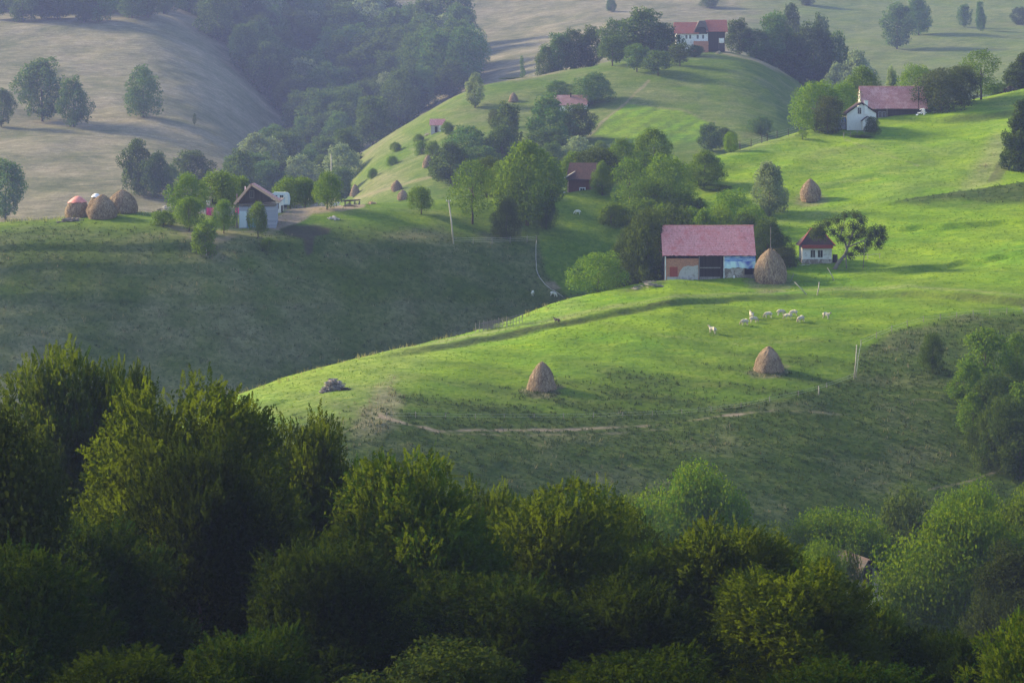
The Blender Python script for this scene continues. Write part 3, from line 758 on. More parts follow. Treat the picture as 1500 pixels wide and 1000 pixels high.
# ---------------------------------------------------------------- grove round the brick ruin
RG = 'trees round the brick ruin'
def grove(u, vb, vt, wpx, key, label, y=None, var=None, name='broadleaf_tree', cat='tree'):
    tree(u, vb, vt, wpx * 1.2, key, label, group=RG, y=y, var=var, name=name, cat=cat)
grove(692, 328, 234, 62, 'thin', 'thin leaved tree right of the leaning pole', var=0)
grove(713, 300, 229, 44, 'dense', 'dark tree peeping out behind the thin leaved one', y=508)
grove(772, 330, 207, 88, 'tall', 'tallest full leaved tree of the grove, left of the brick ruin', var=0)
grove(742, 350, 290, 40, 'dense', 'shaded low tree at the left foot of the tallest grove tree', var=1)
grove(800, 335, 272, 30, 'dense', 'shaded low tree between the tallest grove tree and the ruin', var=0)
grove(872, 285, 216, 56, 'dense', 'dark tree hanging over the roof of the brick ruin', y=522, var=0)
grove(912, 288, 203, 58, 'tall', 'dark topped tree behind the ruin, right of the overhanging one', y=530, var=1)
grove(957, 285, 188, 60, 'tall', 'high round topped tree at the back of the grove', y=538, var=2)
grove(922, 312, 232, 58, 'thin', 'grey green drooping tree right of the ruin', var=0)
grove(978, 305, 226, 68, 'bright', 'light green rounded tree near the right end of the grove', var=0)
grove(1032, 275, 220, 56, 'tall', 'neat dark round tree at the right end of the grove', var=1)
grove(1000, 318, 282, 70, 'bush', 'low scrub at the foot of the light green rounded tree', var=0, name='bush', cat='bush')
grove(945, 335, 290, 60, 'bush', 'dim scrub below the grey green drooping tree', var=1, name='bush', cat='bush')
grove(882, 302, 236, 30, 'tall', 'slim dark tree in front of the right end of the brick ruin', y=506, var=1)
grove(840, 250, 222, 40, 'tall', 'small crown between the tallest grove tree and the ruin roof', y=530, var=2)
grove(895, 330, 296, 40, 'bush', 'dim scrub beside the sulphur yellow hive stack', var=0, name='bush', cat='bush')
tree(1071, 229, 193, 28, 'bright', 'small bush on the crest at the left end of the dry fence strip', name='bush', cat='bush', y=546, var=1)
tree(1127, 316, 237, 62, 'willow', 'grey green willow left of the meadow haystack', name='willow_tree', var=0)
for (u, vb, vt, w_, k, y_, l) in ((735, 318, 236, 50, 'tall', 500, 'green tree joining the thin leaved tree and the tallest grove tree'), (800, 318, 224, 56, 'tall', 512, 'green tree joining the tallest grove tree and the brick ruin'), (905, 300, 240, 50, 'dense', 524, 'dark tree right behind the brick ruin'), (940, 300, 222, 60, 'tall', 526, 'mid green tree in the thick of the grove right of the ruin'), (1005, 300, 246, 54, 'tall', 524, 'mid green tree between the light green one and the neat dark one'), (960, 330, 268, 60, 'dense', 506, 'shaded tree at the front of the grove right of the ruin'), (905, 345, 300, 54, 'bush', 496, 'scrub in the hollow below the grove'), (1050, 320, 270, 46, 'bush', 512, 'scrub below the neat dark round tree')):
    grove(u, vb, vt, w_, k, l, y=y_)
BG = 'trees and shrubs round the barn'
def barnt(u, vb, vt, wpx, key, label, y=None, var=None, name='bush', cat='bush'):
    tree(u, vb, vt, wpx * 1.15, key, label, group=BG, y=y, var=var, name=name, cat=cat)
barnt(1070, 345, 277, 74, 'bright', 'bright green shrubby tree behind the barn roof', var=0, name='broadleaf_tree', cat='tree')
barnt(1100, 355, 300, 50, 'bright', 'bright shrub between the barn roof and the willow', var=1)
barnt(948, 404, 304, 66, 'dense', 'dense dark tree pressed against the left end of the barn', y=432, var=0, name='broadleaf_tree', cat='tree')
barnt(992, 380, 300, 76, 'dense', 'dense dark tree behind the left half of the barn roof', y=440, var=1, name='broadleaf_tree', cat='tree')
barnt(1030, 380, 306, 50, 'tall', 'olive tree behind the middle of the barn roof', y=445, var=2, name='broadleaf_tree', cat='tree')
barnt(1124, 395, 318, 46, 'dense', 'dark tree directly behind the pole of the big haystack', y=440, var=0, name='broadleaf_tree', cat='tree')
barnt(1150, 392, 362, 40, 'plum', 'low dark shrub between the big haystack and the hut', var=1)
for (u, vb, vt, w_, k, y_, l) in ((930, 420, 330, 60, 'dense', 440, 'dark tree left of the barn between the sunlit bush and the wall'), (968, 390, 300, 60, 'tall', 446, 'green tree behind the left corner of the barn roof'), (1012, 390, 304, 60, 'tall', 450, 'green tree behind the barn roof left of its middle'), (1055, 390, 300, 56, 'bright', 452, 'light green tree behind the barn roof right of its middle'), (1095, 390, 312, 54, 'dense', 448, 'dark tree behind the right corner of the barn roof'), (1140, 385, 340, 44, 'tall', 446, 'green shrub behind the big haystack')):
    barnt(u, vb, vt, w_, k, l, y=y_, name='broadleaf_tree', cat='tree')
barnt(876, 432, 369, 76, 'bright', 'rounded sunlit bush left of the barn', y=418, var=0)
barnt(915, 422, 352, 56, 'dense', 'dark bush between the rounded sunlit one and the barn', y=436, var=1)
# ---------------------------------------------------------------- right farm
HG = 'trees round the white farmhouse'
def farmt(u, vb, vt, wpx, key, label, y=None, var=None, name='broadleaf_tree', cat='tree', lean=0):
    tree(u, vb, vt, wpx * 1.15, key, label, group=HG, y=y, var=var, name=name, cat=cat, lean=lean)
farmt(1196, 190, 118, 76, 'bright', 'big leafy tree left of the white farmhouse', y=571, var=0)
farmt(1212, 196, 140, 46, 'plum', 'purplish dark shrub between the leafy tree and the white gable', y=564, var=0, name='bush', cat='bush')
farmt(1264, 160, 97, 56, 'tall', 'sunlit tree behind the left end of the long farm roof', y=604, var=0)
farmt(1237, 165, 120, 40, 'bright', 'lower tree behind the white gable', y=592, var=1)
farmt(1345, 150, 94, 58, 'bright', 'bright tree behind the right end of the long farm roof', y=604, var=0)
farmt(1378, 160, 100, 70, 'plum', 'dark spreading tree overhanging the right end of the long farm roof', y=590, var=1)
farmt(1408, 156, 96, 58, 'dense', 'dark orchard tree in the middle of the row on the crest', y=598, var=0)
farmt(1437, 150, 73, 66, 'thin', 'taller feathery tree at the right end of the row on the crest', y=602, var=0)
farmt(1278, 190, 171, 24, 'dense', 'small dark bush in front of the white bread oven', y=562, var=1, name='bush', cat='bush')
farmt(1262, 203, 194, 34, 'bush', 'dry scrub along the garden edge below the white farmhouse', y=558, var=1, name='bush', cat='bush')
farmt(1500, 140, 78, 56, 'conifer', 'dark tree on the crest cut by the right edge', y=618)
farmt(1496, 250, 148, 54, 'conifer', 'dense dark evergreen on the right edge of the lit hill', y=None)
farmt(1462, 148, 122, 40, 'bush', 'bright hedge shrub on the crest near the right edge', y=616, var=0, name='bush', cat='bush')
farmt(1306, 128, 98, 26, 'willow', 'pale blue green shrub showing over the long farm roof', y=640, name='bush', cat='bush')
farmt(1176, 210, 190, 18, 'thin', 'tiny leaning sapling on the grass left of the white farmhouse', name='sapling', y=556, lean=-12)
# ---------------------------------------------------------------- right edge of the lower meadow
SG = 'young trees at the right edge of the lower meadow'
def yng(u, vb, vt, wpx, key, label, var=None):
    tree(u, vb, vt, wpx * 1.25, key, label, yr=(270, 455), group=SG, var=var, name='young_tree')
yng(1366, 546, 487, 34, 'dense', 'small dark round tree alone left of the young thicket', 0)
yng(1443, 570, 480, 60, 'young', 'tallest light green sapling of the young thicket', 0)
yng(1490, 560, 488, 48, 'tall', 'light sapling on the right edge beside the tallest one', 1)
yng(1412, 590, 530, 40, 'young', 'small sapling at the left of the young thicket', 1)
yng(1462, 640, 545, 60, 'dense', 'dark sapling in the middle of the young thicket', 0)
yng(1496, 660, 560, 66, 'young', 'shaded sapling on the right edge of the young thicket', 1)
yng(1450, 672, 600, 56, 'dense', 'dark shrub at the foot of the young thicket', 1)
yng(1425, 640, 575, 46, 'young', 'blue green sapling at the lower left of the young thicket', 1)
yng(1475, 690, 580, 70, 'dense', 'dark shrub filling the middle of the young thicket', 1)
yng(1495, 700, 610, 70, 'dense', 'dark shrub on the right edge at the foot of the young thicket', 0)

# ---------------------------------------------------------------- far knob
KG = 'trees on the hazy knob'
def knobt(u, vb, vt, wpx, key, label, y=None, var=None, name='broadleaf_tree', cat='tree', yr=FAR):
    tree(u, vb, vt, wpx * 1.15, key, label, yr=yr, group=KG, y=y, var=var, name=name, cat=cat)
knobt(942, 92, 12, 76, 'wood', 'largest tree of the clump left of the far red roofed house', y=728, var=0)
knobt(905, 90, 28, 50, 'wood', 'tree on the left of the clump by the far red roofed house', y=730, var=3)
knobt(968, 96, 34, 52, 'wood', 'tree on the right of the clump by the far red roofed house', y=726, var=1)
knobt(897, 97, 52, 40, 'farorchard', 'bare limbed fruit tree below the left of the clump', var=0, name='fruit_tree')
knobt(933, 106, 64, 34, 'farorchard', 'small fruit tree below the middle of the clump', var=1, name='fruit_tree')
knobt(964, 111, 74, 38, 'farorchard', 'small bushy fruit tree below the right of the clump', var=0, name='fruit_tree')
knobt(996, 97, 63, 32, 'farorchard', 'lone fruit tree below the far red roofed house', var=1, name='fruit_tree')
knobt(1018, 84, 66, 24, 'wood', 'dark shrub under the wall of the far red roofed house', var=2, name='bush', cat='bush')
for (u, vb, vt, w_, l) in ((800, 112, 68, 34, 'lowest tree of the slanting row left of the knob clump'), (818, 95, 48, 40, 'second tree up the slanting row left of the knob clump'), (842, 86, 42, 42, 'middle tree of the slanting row left of the knob clump'), (866, 78, 38, 40, 'top tree of the slanting row left of the knob clump')):
    knobt(u, vb, vt, w_, 'wood', l, y=740)
knobt(696, 158, 107, 30, 'pale', 'pale grey tree alone on the left shoulder of the knob', var=0)
knobt(765, 103, 82, 8, 'slim', 'tiny slim tree on the dry slope', y=790)
for (u, vb, vt, w_, k, l) in ((768, 205, 124, 66, 'wood', 'tall tree left of the roof sunk among trees'), (742, 225, 150, 54, 'wood', 'tree on the left flank of the clump round the sunken roof'), (806, 215, 138, 62, 'wood', 'dark tree in front of the left end of the sunken roof'), (846, 206, 152, 52, 'wood', 'dark tree in front of the right end of the sunken roof'), (868, 152, 106, 56, 'wood', 'round dark tree right of and above the sunken roof'), (800, 242, 186, 66, 'wood', 'lower tree below the sunken roof'), (735, 245, 184, 52, 'wood', 'pale tree at the lower left of the clump round the sunken roof'), (775, 160, 122, 44, 'wood', 'tree behind the left end of the sunken roof'), (820, 146, 118, 40, 'wood', 'tree behind the sunken roof'),
        (684, 245, 184, 74, 'wood', 'broad hazy tree right of the small shack'), (660, 270, 208, 58, 'wood', 'hazy tree below the broad one right of the small shack'), (706, 270, 214, 60, 'wood', 'hazy tree right of the lower shack tree'), (640, 262, 236, 26, 'wood', 'small hazy tree below the stack left of the grove'), (845, 255, 200, 56, 'pale', 'pale hazy tree behind the brick ruin'), (805, 262, 208, 50, 'wood', 'hazy tree behind the tallest grove tree'), (1114, 197, 170, 34, 'wood', 'round dark shrub on the right flank of the knob'), (1040, 222, 180, 40, 'wood', 'dark tree beyond the crest right of the vegetable plot'), (1060, 214, 186, 30, 'wood', 'smaller dark tree beside the one beyond the crest'), (880, 232, 206, 24, 'bush', 'dim shrub at the foot of the vegetable plot'),
        (614, 210, 196, 16, 'bush', 'small shrub left of the shack'), (618, 226, 206, 20, 'bush', 'shrub below the shack on the left'), (634, 226, 206, 22, 'bush', 'shrub directly below the shack'), (580, 222, 208, 16, 'bush', 'small shrub on the open side of the knob'), (575, 242, 228, 18, 'bush', 'low shrub on the terrace of the knob'), (655, 196, 178, 20, 'bush', 'shrub behind the shack on its right'), (545, 262, 246, 16, 'bush', 'shrub near the foot of the knob'), (725, 186, 160, 20, 'plum', 'dark shrub beside the brown stack under the dry slope')):
    knobt(u, vb, vt, w_, k, l, y=(725 if u in (768, 775) else None), name='broadleaf_tree' if w_ > 24 else 'shrub', cat='tree' if w_ > 24 else 'shrub')
EG = 'trees of the hazy copse right of the far house'
ex = ((1083, 88, 27, 52, 'left end'), (1108, 96, 42, 54, 'front, left'), (1136, 112, 18, 60, 'highest crown'), (1160, 120, 48, 58, 'front, middle'), (1192, 118, 32, 62, 'back, right of the highest crown'), (1222, 112, 46, 54, 'right end'), (1135, 106, 62, 44, 'low, in front of the highest crown'), (1172, 126, 82, 46, 'lowest of the copse'), (1160, 70, 6, 44, 'topmost, thin'), (1200, 84, 20, 44, 'upper right'))
for (u, vb, vt, w_, l) in ex:
    tree(u, vb, vt, w_, 'wood', 'hazy copse tree right of the far red house: ' + l, y=(745 if vb > 85 else 800), group=EG, name='broadleaf_tree')
tree(1255, 132, 74, 66, 'pale', 'pale green billowing tree right of the hazy copse', y=735, group=EG, name='broadleaf_tree', var=0)
tree(1225, 140, 92, 40, 'pale', 'pale tree between the hazy copse and the leafy farm tree', y=735, group=EG, name='broadleaf_tree', var=1)
TG = 'single trees on the slopes at the top right'
for (u, vb, vt, w_, l) in ((1314, 72, 4, 56, 'broad hazy tree on the top right slope, left of its darker neighbour'), (1346, 52, -6, 46, 'darker hazy tree touching the top edge at the right'), (1412, 40, 6, 24, 'small hazy tree on the top right slope'), (1436, 46, 2, 18, 'slim pale tree on the top right slope'), (1492, 36, 10, 26, 'hazy tree in the top right corner'), (895, 18, -6, 18, 'small shrub on the dry slope at the top edge'), (1040, 12, -14, 30, 'bushy tree cut by the top edge above the far house'), (1180, 8, -20, 30, 'hazy tree cut by the top edge above the copse')):
    tree(u, vb, vt, w_, 'wood', l, yr=(955, 1800), group=TG, name='broadleaf_tree')
# ---------------------------------------------------------------- dry slope on the left
LG = 'single trees on the dry left slope'
for (u, vb, vt, w_, l) in ((62, 178, 84, 78, 'largest round tree on the dry left slope'), (108, 186, 112, 56, 'smaller tree joined to the largest on the dry left slope'), (210, 172, 96, 62, 'round tree alone in the middle of the dry left slope'), (2, 186, 128, 40, 'tree on the left edge halfway up the dry slope'), (8, 322, 232, 60, 'tree on the left edge behind the grassy crest'), (202, 285, 204, 58, 'pointed hazy tree at the foot of the dry slope above the stacks'), (228, 290, 222, 50, 'hazy tree right of the pointed one at the foot of the slope'), (283, 275, 220, 64, 'hazy tree behind the farmstead orchard'), (250, 285, 240, 40, 'dim tree between the two foot of slope groups'), (285, 184, 166, 6, 'tiny slim shrub on the bare part of the dry slope')):
    tree(u, vb, vt, w_, 'wood' if w_ > 10 else 'slim', l, yr=(592, 1500), group=LG, name='broadleaf_tree' if w_ > 10 else 'shrub', cat='tree' if w_ > 10 else 'shrub')
# ---------------------------------------------------------------- woods
def in_poly(u, v, poly):
    ins = False; n = len(poly)
    for i in range(n):
        (x0, y0), (x1, y1) = poly[i], poly[(i + 1) % n]
        if (y0 > v) != (y1 > v) and u < (x1 - x0) * (v - y0) / (y1 - y0) + x0: ins = not ins
    return ins
def scatter(poly, gap, hpx, wpx, label, group, seed, y0=592, y1=1800, pale=.06, cap=999):
    rs = random.Random(seed); pts = []
    us = [p[0] for p in poly]; vs_ = [p[1] for p in poly]
    for _ in range(5000):
        u, v = rs.uniform(min(us), max(us)), rs.uniform(min(vs_), max(vs_))
        if not in_poly(u, v, poly): continue
        if any((u - a) ** 2 + ((v - b_) * 1.35) ** 2 < gap * gap for a, b_ in pts): continue
        pts.append((u, v))
        if len(pts) >= cap: break
    for u, v in pts:
        k = 'pale' if rs.random() < pale else 'wood'
        f = rs.uniform(.8, 1.25)
        p = at(u, v, y0, y1)
        vb = VH - F * p.z / p.y
        tree(u, v, vb - hpx * f * rs.uniform(.9, 1.15), wpx * f, k, label, y0=p.y, group=group, name='broadleaf_tree')
scatter([(245, 5), (285, 25), (330, 75), (380, 130), (425, 185), (450, 222), (500, 238), (560, 208), (600, 178), (640, 154), (690, 130), (700, 104), (660, 70), (600, 62), (545, 50), (500, 30), (460, 20), (440, -20), (240, -30)], 21, 70, 62,
        'hazy broadleaf tree in the wood filling the gully above the left farmstead', 'trees of the gully wood', 3, y0=960)
scatter([(345, 275), (400, 236), (450, 225), (505, 232), (512, 250), (500, 300), (430, 300), (350, 300)], 21, 56, 54,
        'hazy broadleaf tree in the foot of the gully wood behind the farmstead', 'trees at the foot of the gully wood', 5, pale=.18)
scatter([(-30, -25), (-30, 32), (120, 35), (240, 24), (250, -25)], 21, 56, 52,
        'hazy tree of the wood along the top left edge of the photo', 'trees of the top left wood', 8, y0=850, pale=.0)
# ---------------------------------------------------------------- materials of built things
def mat_tiles(name, c1, c2, c3, row=.30, wid=.22, mort=(0.10, 0.05, 0.045), patch=None):
    b = NB(name)
    v = b.coords('Object')
    sp = b.n('ShaderNodeSeparateXYZ'); b.l(v, sp.inputs[0])
    cb = b.n('ShaderNodeCombineXYZ'); b.l(sp.outputs[0], cb.inputs[0]); b.l(b.math('ADD', sp.outputs[2], b.math('MULTIPLY', b.noise(v, .8, 2), .12)), cb.inputs[1])
    br = b.n('ShaderNodeTexBrick'); b.l(cb, br.inputs['Vector'])
    br.inputs['Scale'].default_value = 1.0; br.inputs['Brick Width'].default_value = wid; br.inputs['Row Height'].default_value = row
    br.inputs['Mortar Size'].default_value = .016; br.inputs['Mortar Smooth'].default_value = .3
    br.inputs['Color1'].default_value = (*c1, 1); br.inputs['Color2'].default_value = (*c2, 1); br.inputs['Mortar'].default_value = (*mort, 1)
    n = b.noise(v, .55, 4, .7)
    c = b.mix(b.ramp(n, [(.48, 0.0), (.66, .75)]), br.outputs[0], c3)
    n2 = b.noise(v, 3.5, 3, .7)
    c = b.mix(b.ramp(n2, [(.55, 0.0), (.70, .75)]), c, patch or (c1[0] * .35, c1[1] * .3, c1[2] * .3))
    return b.principled(c, .85, b.bump(br.outputs['Fac'], -.6, .05), .15)
def mat_brick(name, c1, c2, mort, plaster=None, amt=.5, scale=.55):
    b = NB(name)
    v = b.coords('Object')
    sp = b.n('ShaderNodeSeparateXYZ'); b.l(v, sp.inputs[0])
    cb = b.n('ShaderNodeCombineXYZ'); b.l(b.math('ADD', sp.outputs[0], sp.outputs[1]), cb.inputs[0]); b.l(sp.outputs[2], cb.inputs[1])
    br = b.n('ShaderNodeTexBrick'); b.l(cb, br.inputs['Vector'])
    br.inputs['Scale'].default_value = 1.0; br.inputs['Brick Width'].default_value = .34; br.inputs['Row Height'].default_value = .15; br.inputs['Mortar Size'].default_value = .018
    br.inputs['Color1'].default_value = (*c1, 1); br.inputs['Color2'].default_value = (*c2, 1); br.inputs['Mortar'].default_value = (*mort, 1)
    c = br.outputs[0]
    if plaster:
        n = b.noise(v, scale, 4, .65, .4)
        c = b.mix(b.ramp(n, [(amt - .04, 0.0), (amt + .05, 1.0)]), c, plaster)
    c = b.mix(b.ramp(b.noise(v, 5, 3, .7), [(.45, 0.0), (.7, .5)]), c, (mort[0] * .3, mort[1] * .3, mort[2] * .3))
    return b.principled(c, .92, b.bump(br.outputs['Fac'], -.4, .03), .1)
def mat_boards(name, c1, c2, wid=.18, horiz=False):
    b = NB(name)
    v = b.coords('Object')
    sp = b.n('ShaderNodeSeparateXYZ'); b.l(v, sp.inputs[0])
    x = sp.outputs[2] if horiz else b.math('ADD', sp.outputs[0], sp.outputs[1])
    fr = b.math('FRACT', b.math('DIVIDE', x, wid)); idx = b.math('FLOOR', b.math('DIVIDE', x, wid))
    wn = b.n('ShaderNodeTexWhiteNoise', noise_dimensions='1D'); b.l(idx, wn.inputs['W'])
    n = b.noise(b.coords('Object', (.6, .6, 6) if horiz else (6, 6, .6)), 1.2, 4, .7)
    c = b.mix(b.math('MULTIPLY', b.math('ADD', wn.outputs[0], n), .5), c1, c2)
    c = b.mix(b.ramp(fr, [(.0, .85), (.09, 0.0)]), c, (.008, .007, .006))
    return b.principled(c, .88, b.bump(n, .3, .02), .15)
M_PINKTILE = mat_tiles('pink_tiles', (.80, .385, .37), (.68, .29, .28), (.62, .19, .17), mort=(.40, .17, .17))
M_REDTILE = mat_tiles('weathered_red_tiles', (.66, .32, .29), (.54, .24, .22), (.68, .40, .37))
M_DARKTILE = mat_tiles('dark_tiles', (.070, .046, .042), (.045, .032, .032), (.095, .052, .046))
M_OLDTILE = mat_tiles('faded_tiles', (.34, .20, .20), (.28, .16, .16), (.38, .26, .25))
M_FARTILE = mat_tiles('orange_tiles', (.50, .17, .11), (.42, .13, .09), (.36, .15, .13))
M_GREYTILE = mat_tiles('grey_tiles', (.16, .14, .135), (.12, .105, .10), (.20, .18, .17))
M_SHADEROOF = mat_tiles('shade_darkened_tiles', (.06, .055, .052), (.045, .042, .04), (.075, .075, .062))  # tiles darkened to imitate shade on the valley roof
M_BRICK = mat_brick('orange_brick', (.58, .22, .12), (.46, .16, .085), (.34, .28, .22))
M_REDBRICK = mat_brick('red_brick', (.20, .06, .045), (.15, .045, .035), (.16, .12, .10), (.30, .24, .20), .68)
M_STONEWALL = mat_brick('patchy_stone', (.24, .19, .15), (.17, .14, .12), (.30, .27, .23), (.46, .43, .39), .50, .8)
M_WHITE = mat_rough('whitewash', (.74, .74, .72), (.84, .84, .82), 1.2, .9, .15, (1, 1, 1), (.66, .66, .65))
M_DIRTYWHITE = mat_rough('dirty_whitewash', (.66, .67, .67), (.82, .83, .83), 1.6, .9, .2, (1, 1, 1), (.34, .32, .30))
M_PLASTER = mat_rough('grey_plaster', (.42, .39, .36), (.52, .50, .47), 2.0, .92, .4, (1, 1, 1), (.30, .26, .23))
M_TIMBER = mat_boards('dark_timber', (.030, .024, .020), (.070, .056, .046))
M_GREYWOOD = mat_boards('grey_boards', (.13, .115, .105), (.24, .22, .20))
M_LOG = mat_boards('blue_grey_logs', (.22, .23, .29), (.36, .38, .46), .26, True)
M_POLE = mat_rough('pale_wood', (.34, .30, .25), (.48, .44, .38), 3, .85, .3, (1, 1, .2))
M_OLDPOLE = mat_rough('weathered_wood', (.16, .145, .125), (.30, .28, .25), 3, .9, .3, (1, 1, .2))
M_FIREWOOD = mat_rough('split_firewood', (.08, .06, .052), (.34, .29, .265), 2.5, .9, .3, (1, 1, 1), (.44, .38, .35))
M_DARK = mat_rough('dark_interior', (.012, .011, .010), (.022, .020, .018), 2, .95, .1)
M_REDDOOR = mat_boards('red_door_boards', (.36, .075, .045), (.28, .055, .035), .16)
M_REDTRIM = mat_rough('red_trim', (.30, .055, .05), (.38, .08, .07), 3, .7, .1)
M_TAN = mat_rough('pale_orange_boards', (.58, .36, .25), (.66, .44, .32), 3, .8, .1)
M_BLUEDOOR = mat_boards('pale_blue_boards', (.46, .56, .64), (.58, .66, .72), .2)
M_TEAL = mat_boards('teal_boards', (.10, .24, .26), (.16, .32, .33), .2)
def mat_cloth(name, c1, c2, scale=1.4, stretch=(1, 1, 1), rough=.55):
    b = NB(name); n = b.noise(b.coords('Object', stretch), scale, 3, .6, .4)
    return b.principled(b.ramp(n, [(.42, c1), (.58, c2)]), rough, b.bump(n, .4, .1), .3)
M_BLUESHEET = mat_cloth('blue_sheeting', (.09, .22, .66), (.36, .56, .86), 1.3, (.6, 1, 1.8))
M_CYANSHEET = mat_cloth('pale_sheeting', (.07, .13, .55), (.60, .84, .88), .35, (1, 1, .6))
M_PINK = mat_cloth('pink_sheet', (.72, .07, .32), (.82, .12, .42))
M_REDSHEET = mat_cloth('red_sheet', (.60, .20, .16), (.70, .28, .23))
M_WHITESHEET = mat_cloth('white_sheet', (.74, .75, .78), (.84, .84, .85))
M_TRAILER = mat_rough('pale_blue_paint', (.60, .68, .75), (.68, .75, .80), 1.5, .5, .05)
M_TYRE = mat_rough('black_rubber', (.015, .015, .016), (.03, .03, .03), 4, .8, .1)
M_YELLOW = mat_rough('sulphur_paint', (.50, .46, .05), (.60, .56, .08), 3, .7, .1)
M_GLASS = NB('window_glass').principled((.012, .014, .018), .15, None, .5)
M_WIRE = NB('galvanised_wire').principled((.34, .35, .33), .5, None, .4)
def hay_material():
    b = NB('hay')
    v = b.coords('Object', (1, 1, .22))
    n = b.noise(v, 5.5, 5, .75, .6); n2 = b.noise(b.coords('Object'), .9, 3, .6)
    a = b.n('ShaderNodeAttribute', attribute_name='tone')
    c = b.ramp(b.math('ADD', b.math('MULTIPLY', n, .75), b.math('MULTIPLY', b.math('SUBTRACT', a.outputs['Fac'], .2), .5)), [(.30, (.13, .085, .050)), (.52, (.34, .245, .150)), (.74, (.56, .44, .30))])
    oi = b.n('ShaderNodeObjectInfo')
    c = b.mix(b.ramp(n2, [(.4, 0.0), (.7, .45)]), c, (.30, .235, .18))
    return b.principled(c, .95, b.bump(n, .9, .12), .05)
M_HAY = hay_material()

# ---------------------------------------------------------------- haystacks
def hay_profile(t, kind):
    if kind == 0: pts = [(0, .44), (.08, .48), (.28, .50), (.48, .46), (.66, .38), (.82, .27), (.93, .16), (.98, .08), (1, .0)]
    elif kind == 1: pts = [(0, .50), (.1, .475), (.25, .45), (.5, .40), (.7, .31), (.86, .20), (.95, .12), (.985, .07), (1, .0)]
    else: pts = [(0, .45), (.1, .48), (.3, .50), (.5, .46), (.7, .36), (.85, .235), (.95, .13), (.985, .07), (1, .0)]
    return np.interp(t, [p[0] for p in pts], [p[1] for p in pts])
def hay_mesh(kind, seed, H=6.0, W=5.0):
    rng = np.random.default_rng(seed)
    n, m = 56, 40
    tt = np.linspace(0, 1, m); th = np.arange(n) / n * 2 * np.pi
    T, A = np.meshgrid(tt, th, indexing='ij')
    r = hay_profile(T, kind) * W * (1 + .10 * vnoise(np.cos(A) * 1.8 + 9, np.sin(A) * 1.8 + T * 4, seed) + .06 * vnoise(np.cos(A) * 5, np.sin(A) * 5 + T * 9, seed + 1))
    z = T * H - (T == 0) * .5
    v = np.stack([r * np.cos(A) + .05 * W * vnoise(T * 2.5, T * 0, seed), r * np.sin(A), z], -1).reshape(-1, 3)
    i, j = np.meshgrid(np.arange(m - 1), np.arange(n), indexing='ij')
    q = np.stack([i * n + j, i * n + (j + 1) % n, (i + 1) * n + (j + 1) % n, (i + 1) * n + j], -1).reshape(-1, 4)
    N = 9000                                            # loose straw hanging on the outside
    t = rng.random(N) ** 1.15; a = rng.random(N) * 2 * np.pi
    rr = hay_profile(t, kind) * W * (1 + .10 * vnoise(np.cos(a) * 1.8 + 9, np.sin(a) * 1.8 + t * 4, seed)) * rng.uniform(.98, 1.10, N)
    c = np.stack([rr * np.cos(a), rr * np.sin(a), t * H + .02], 1)
    out = np.stack([np.cos(a), np.sin(a), np.zeros(N)], 1); tan = np.stack([-np.sin(a), np.cos(a), np.zeros(N)], 1)
    ax = unit(out * rng.uniform(.1, .55, (N, 1)) + tan * rng.normal(0, .5, (N, 1)) + np.array([0, 0, -1.0]))
    bx = unit(np.cross(ax, out) + .3 * rng.normal(0, 1, (N, 3)))
    L = rng.uniform(.3, .95, (N, 1))
    v2, q2 = quads_from(c, ax, bx, L, np.full((N, 1), .055))
    K = 2000                                            # thicker wisps that hang in layers
    t = rng.random(K) ** 1.1; a = rng.random(K) * 2 * np.pi
    rr = hay_profile(t, kind) * W * (1 + .10 * vnoise(np.cos(a) * 1.8 + 9, np.sin(a) * 1.8 + t * 4, seed)) * rng.uniform(1.0, 1.07, K)
    c = np.stack([rr * np.cos(a), rr * np.sin(a), t * H], 1)
    out = np.stack([np.cos(a), np.sin(a), np.zeros(K)], 1); tan = np.stack([-np.sin(a), np.cos(a), np.zeros(K)], 1)
    ax = unit(out * rng.uniform(.2, .6, (K, 1)) + tan * rng.normal(0, .35, (K, 1)) + np.array([0, 0, -1.0]))
    v3, q3 = quads_from(c, ax, unit(np.cross(ax, out)), rng.uniform(.5, 1.3, (K, 1)), rng.uniform(.06, .15, (K, 1)))
    q2 = np.concatenate([q2, q3 + len(v2)]); v2 = np.concatenate([v2, v3])
    tone = np.concatenate([np.full(len(q), .35), rng.random(N), rng.random(K) * 1.3 - .15])
    return np_mesh('hay', np.concatenate([v, v2]), np.concatenate([q, q2 + len(v)]), M_HAY, tone, True)
HAY = [hay_mesh(k % 3, 100 + k) for k in range(6)]
pole_me = MB().tube([(0, 0, 0), (.02, 0, 3), (0, .02, 8.4)], [.09, .075, .045], 6)
def haystack(u, vb, vt, wpx, var, label, yr=RIDGE, y=None, pole=0.0, lean=0, group='haystacks on the slopes'):
    p = at_y(u, fy(y)) if y else at(u, vb - wpx * .10, *yr)
    s = p.y / F; vbase = VH - p.z / s
    h = (vbase - vt) * s
    r = empty('haystack', p, random.uniform(0, 6))
    tag(r, label, 'haystack', group)
    o = bpy.data.objects.new('hay', HAY[var]); COL.objects.link(o); o.parent = r; o.scale = (wpx * s / 5.35, wpx * s / 5.35, h * .96 / 6.0)
    if lean: o.rotation_euler = (0, R(lean), 0)
    if pole:
        MB().tube([(0, 0, h * .5), (.02, 0, h), (.0, .03, h + pole * s)], [.10, .085, .05], 6).build('pole', M_OLDPOLE, r)
    return r, h, s
haystack(1129, 418, 364, 48, 0, 'biggest haystack, dark brown with a tall pole, beside the barn', pole=32)
haystack(794, 573, 530, 43, 1, 'lone conical haystack standing lowest on the lit meadow, left one', pole=1.5)
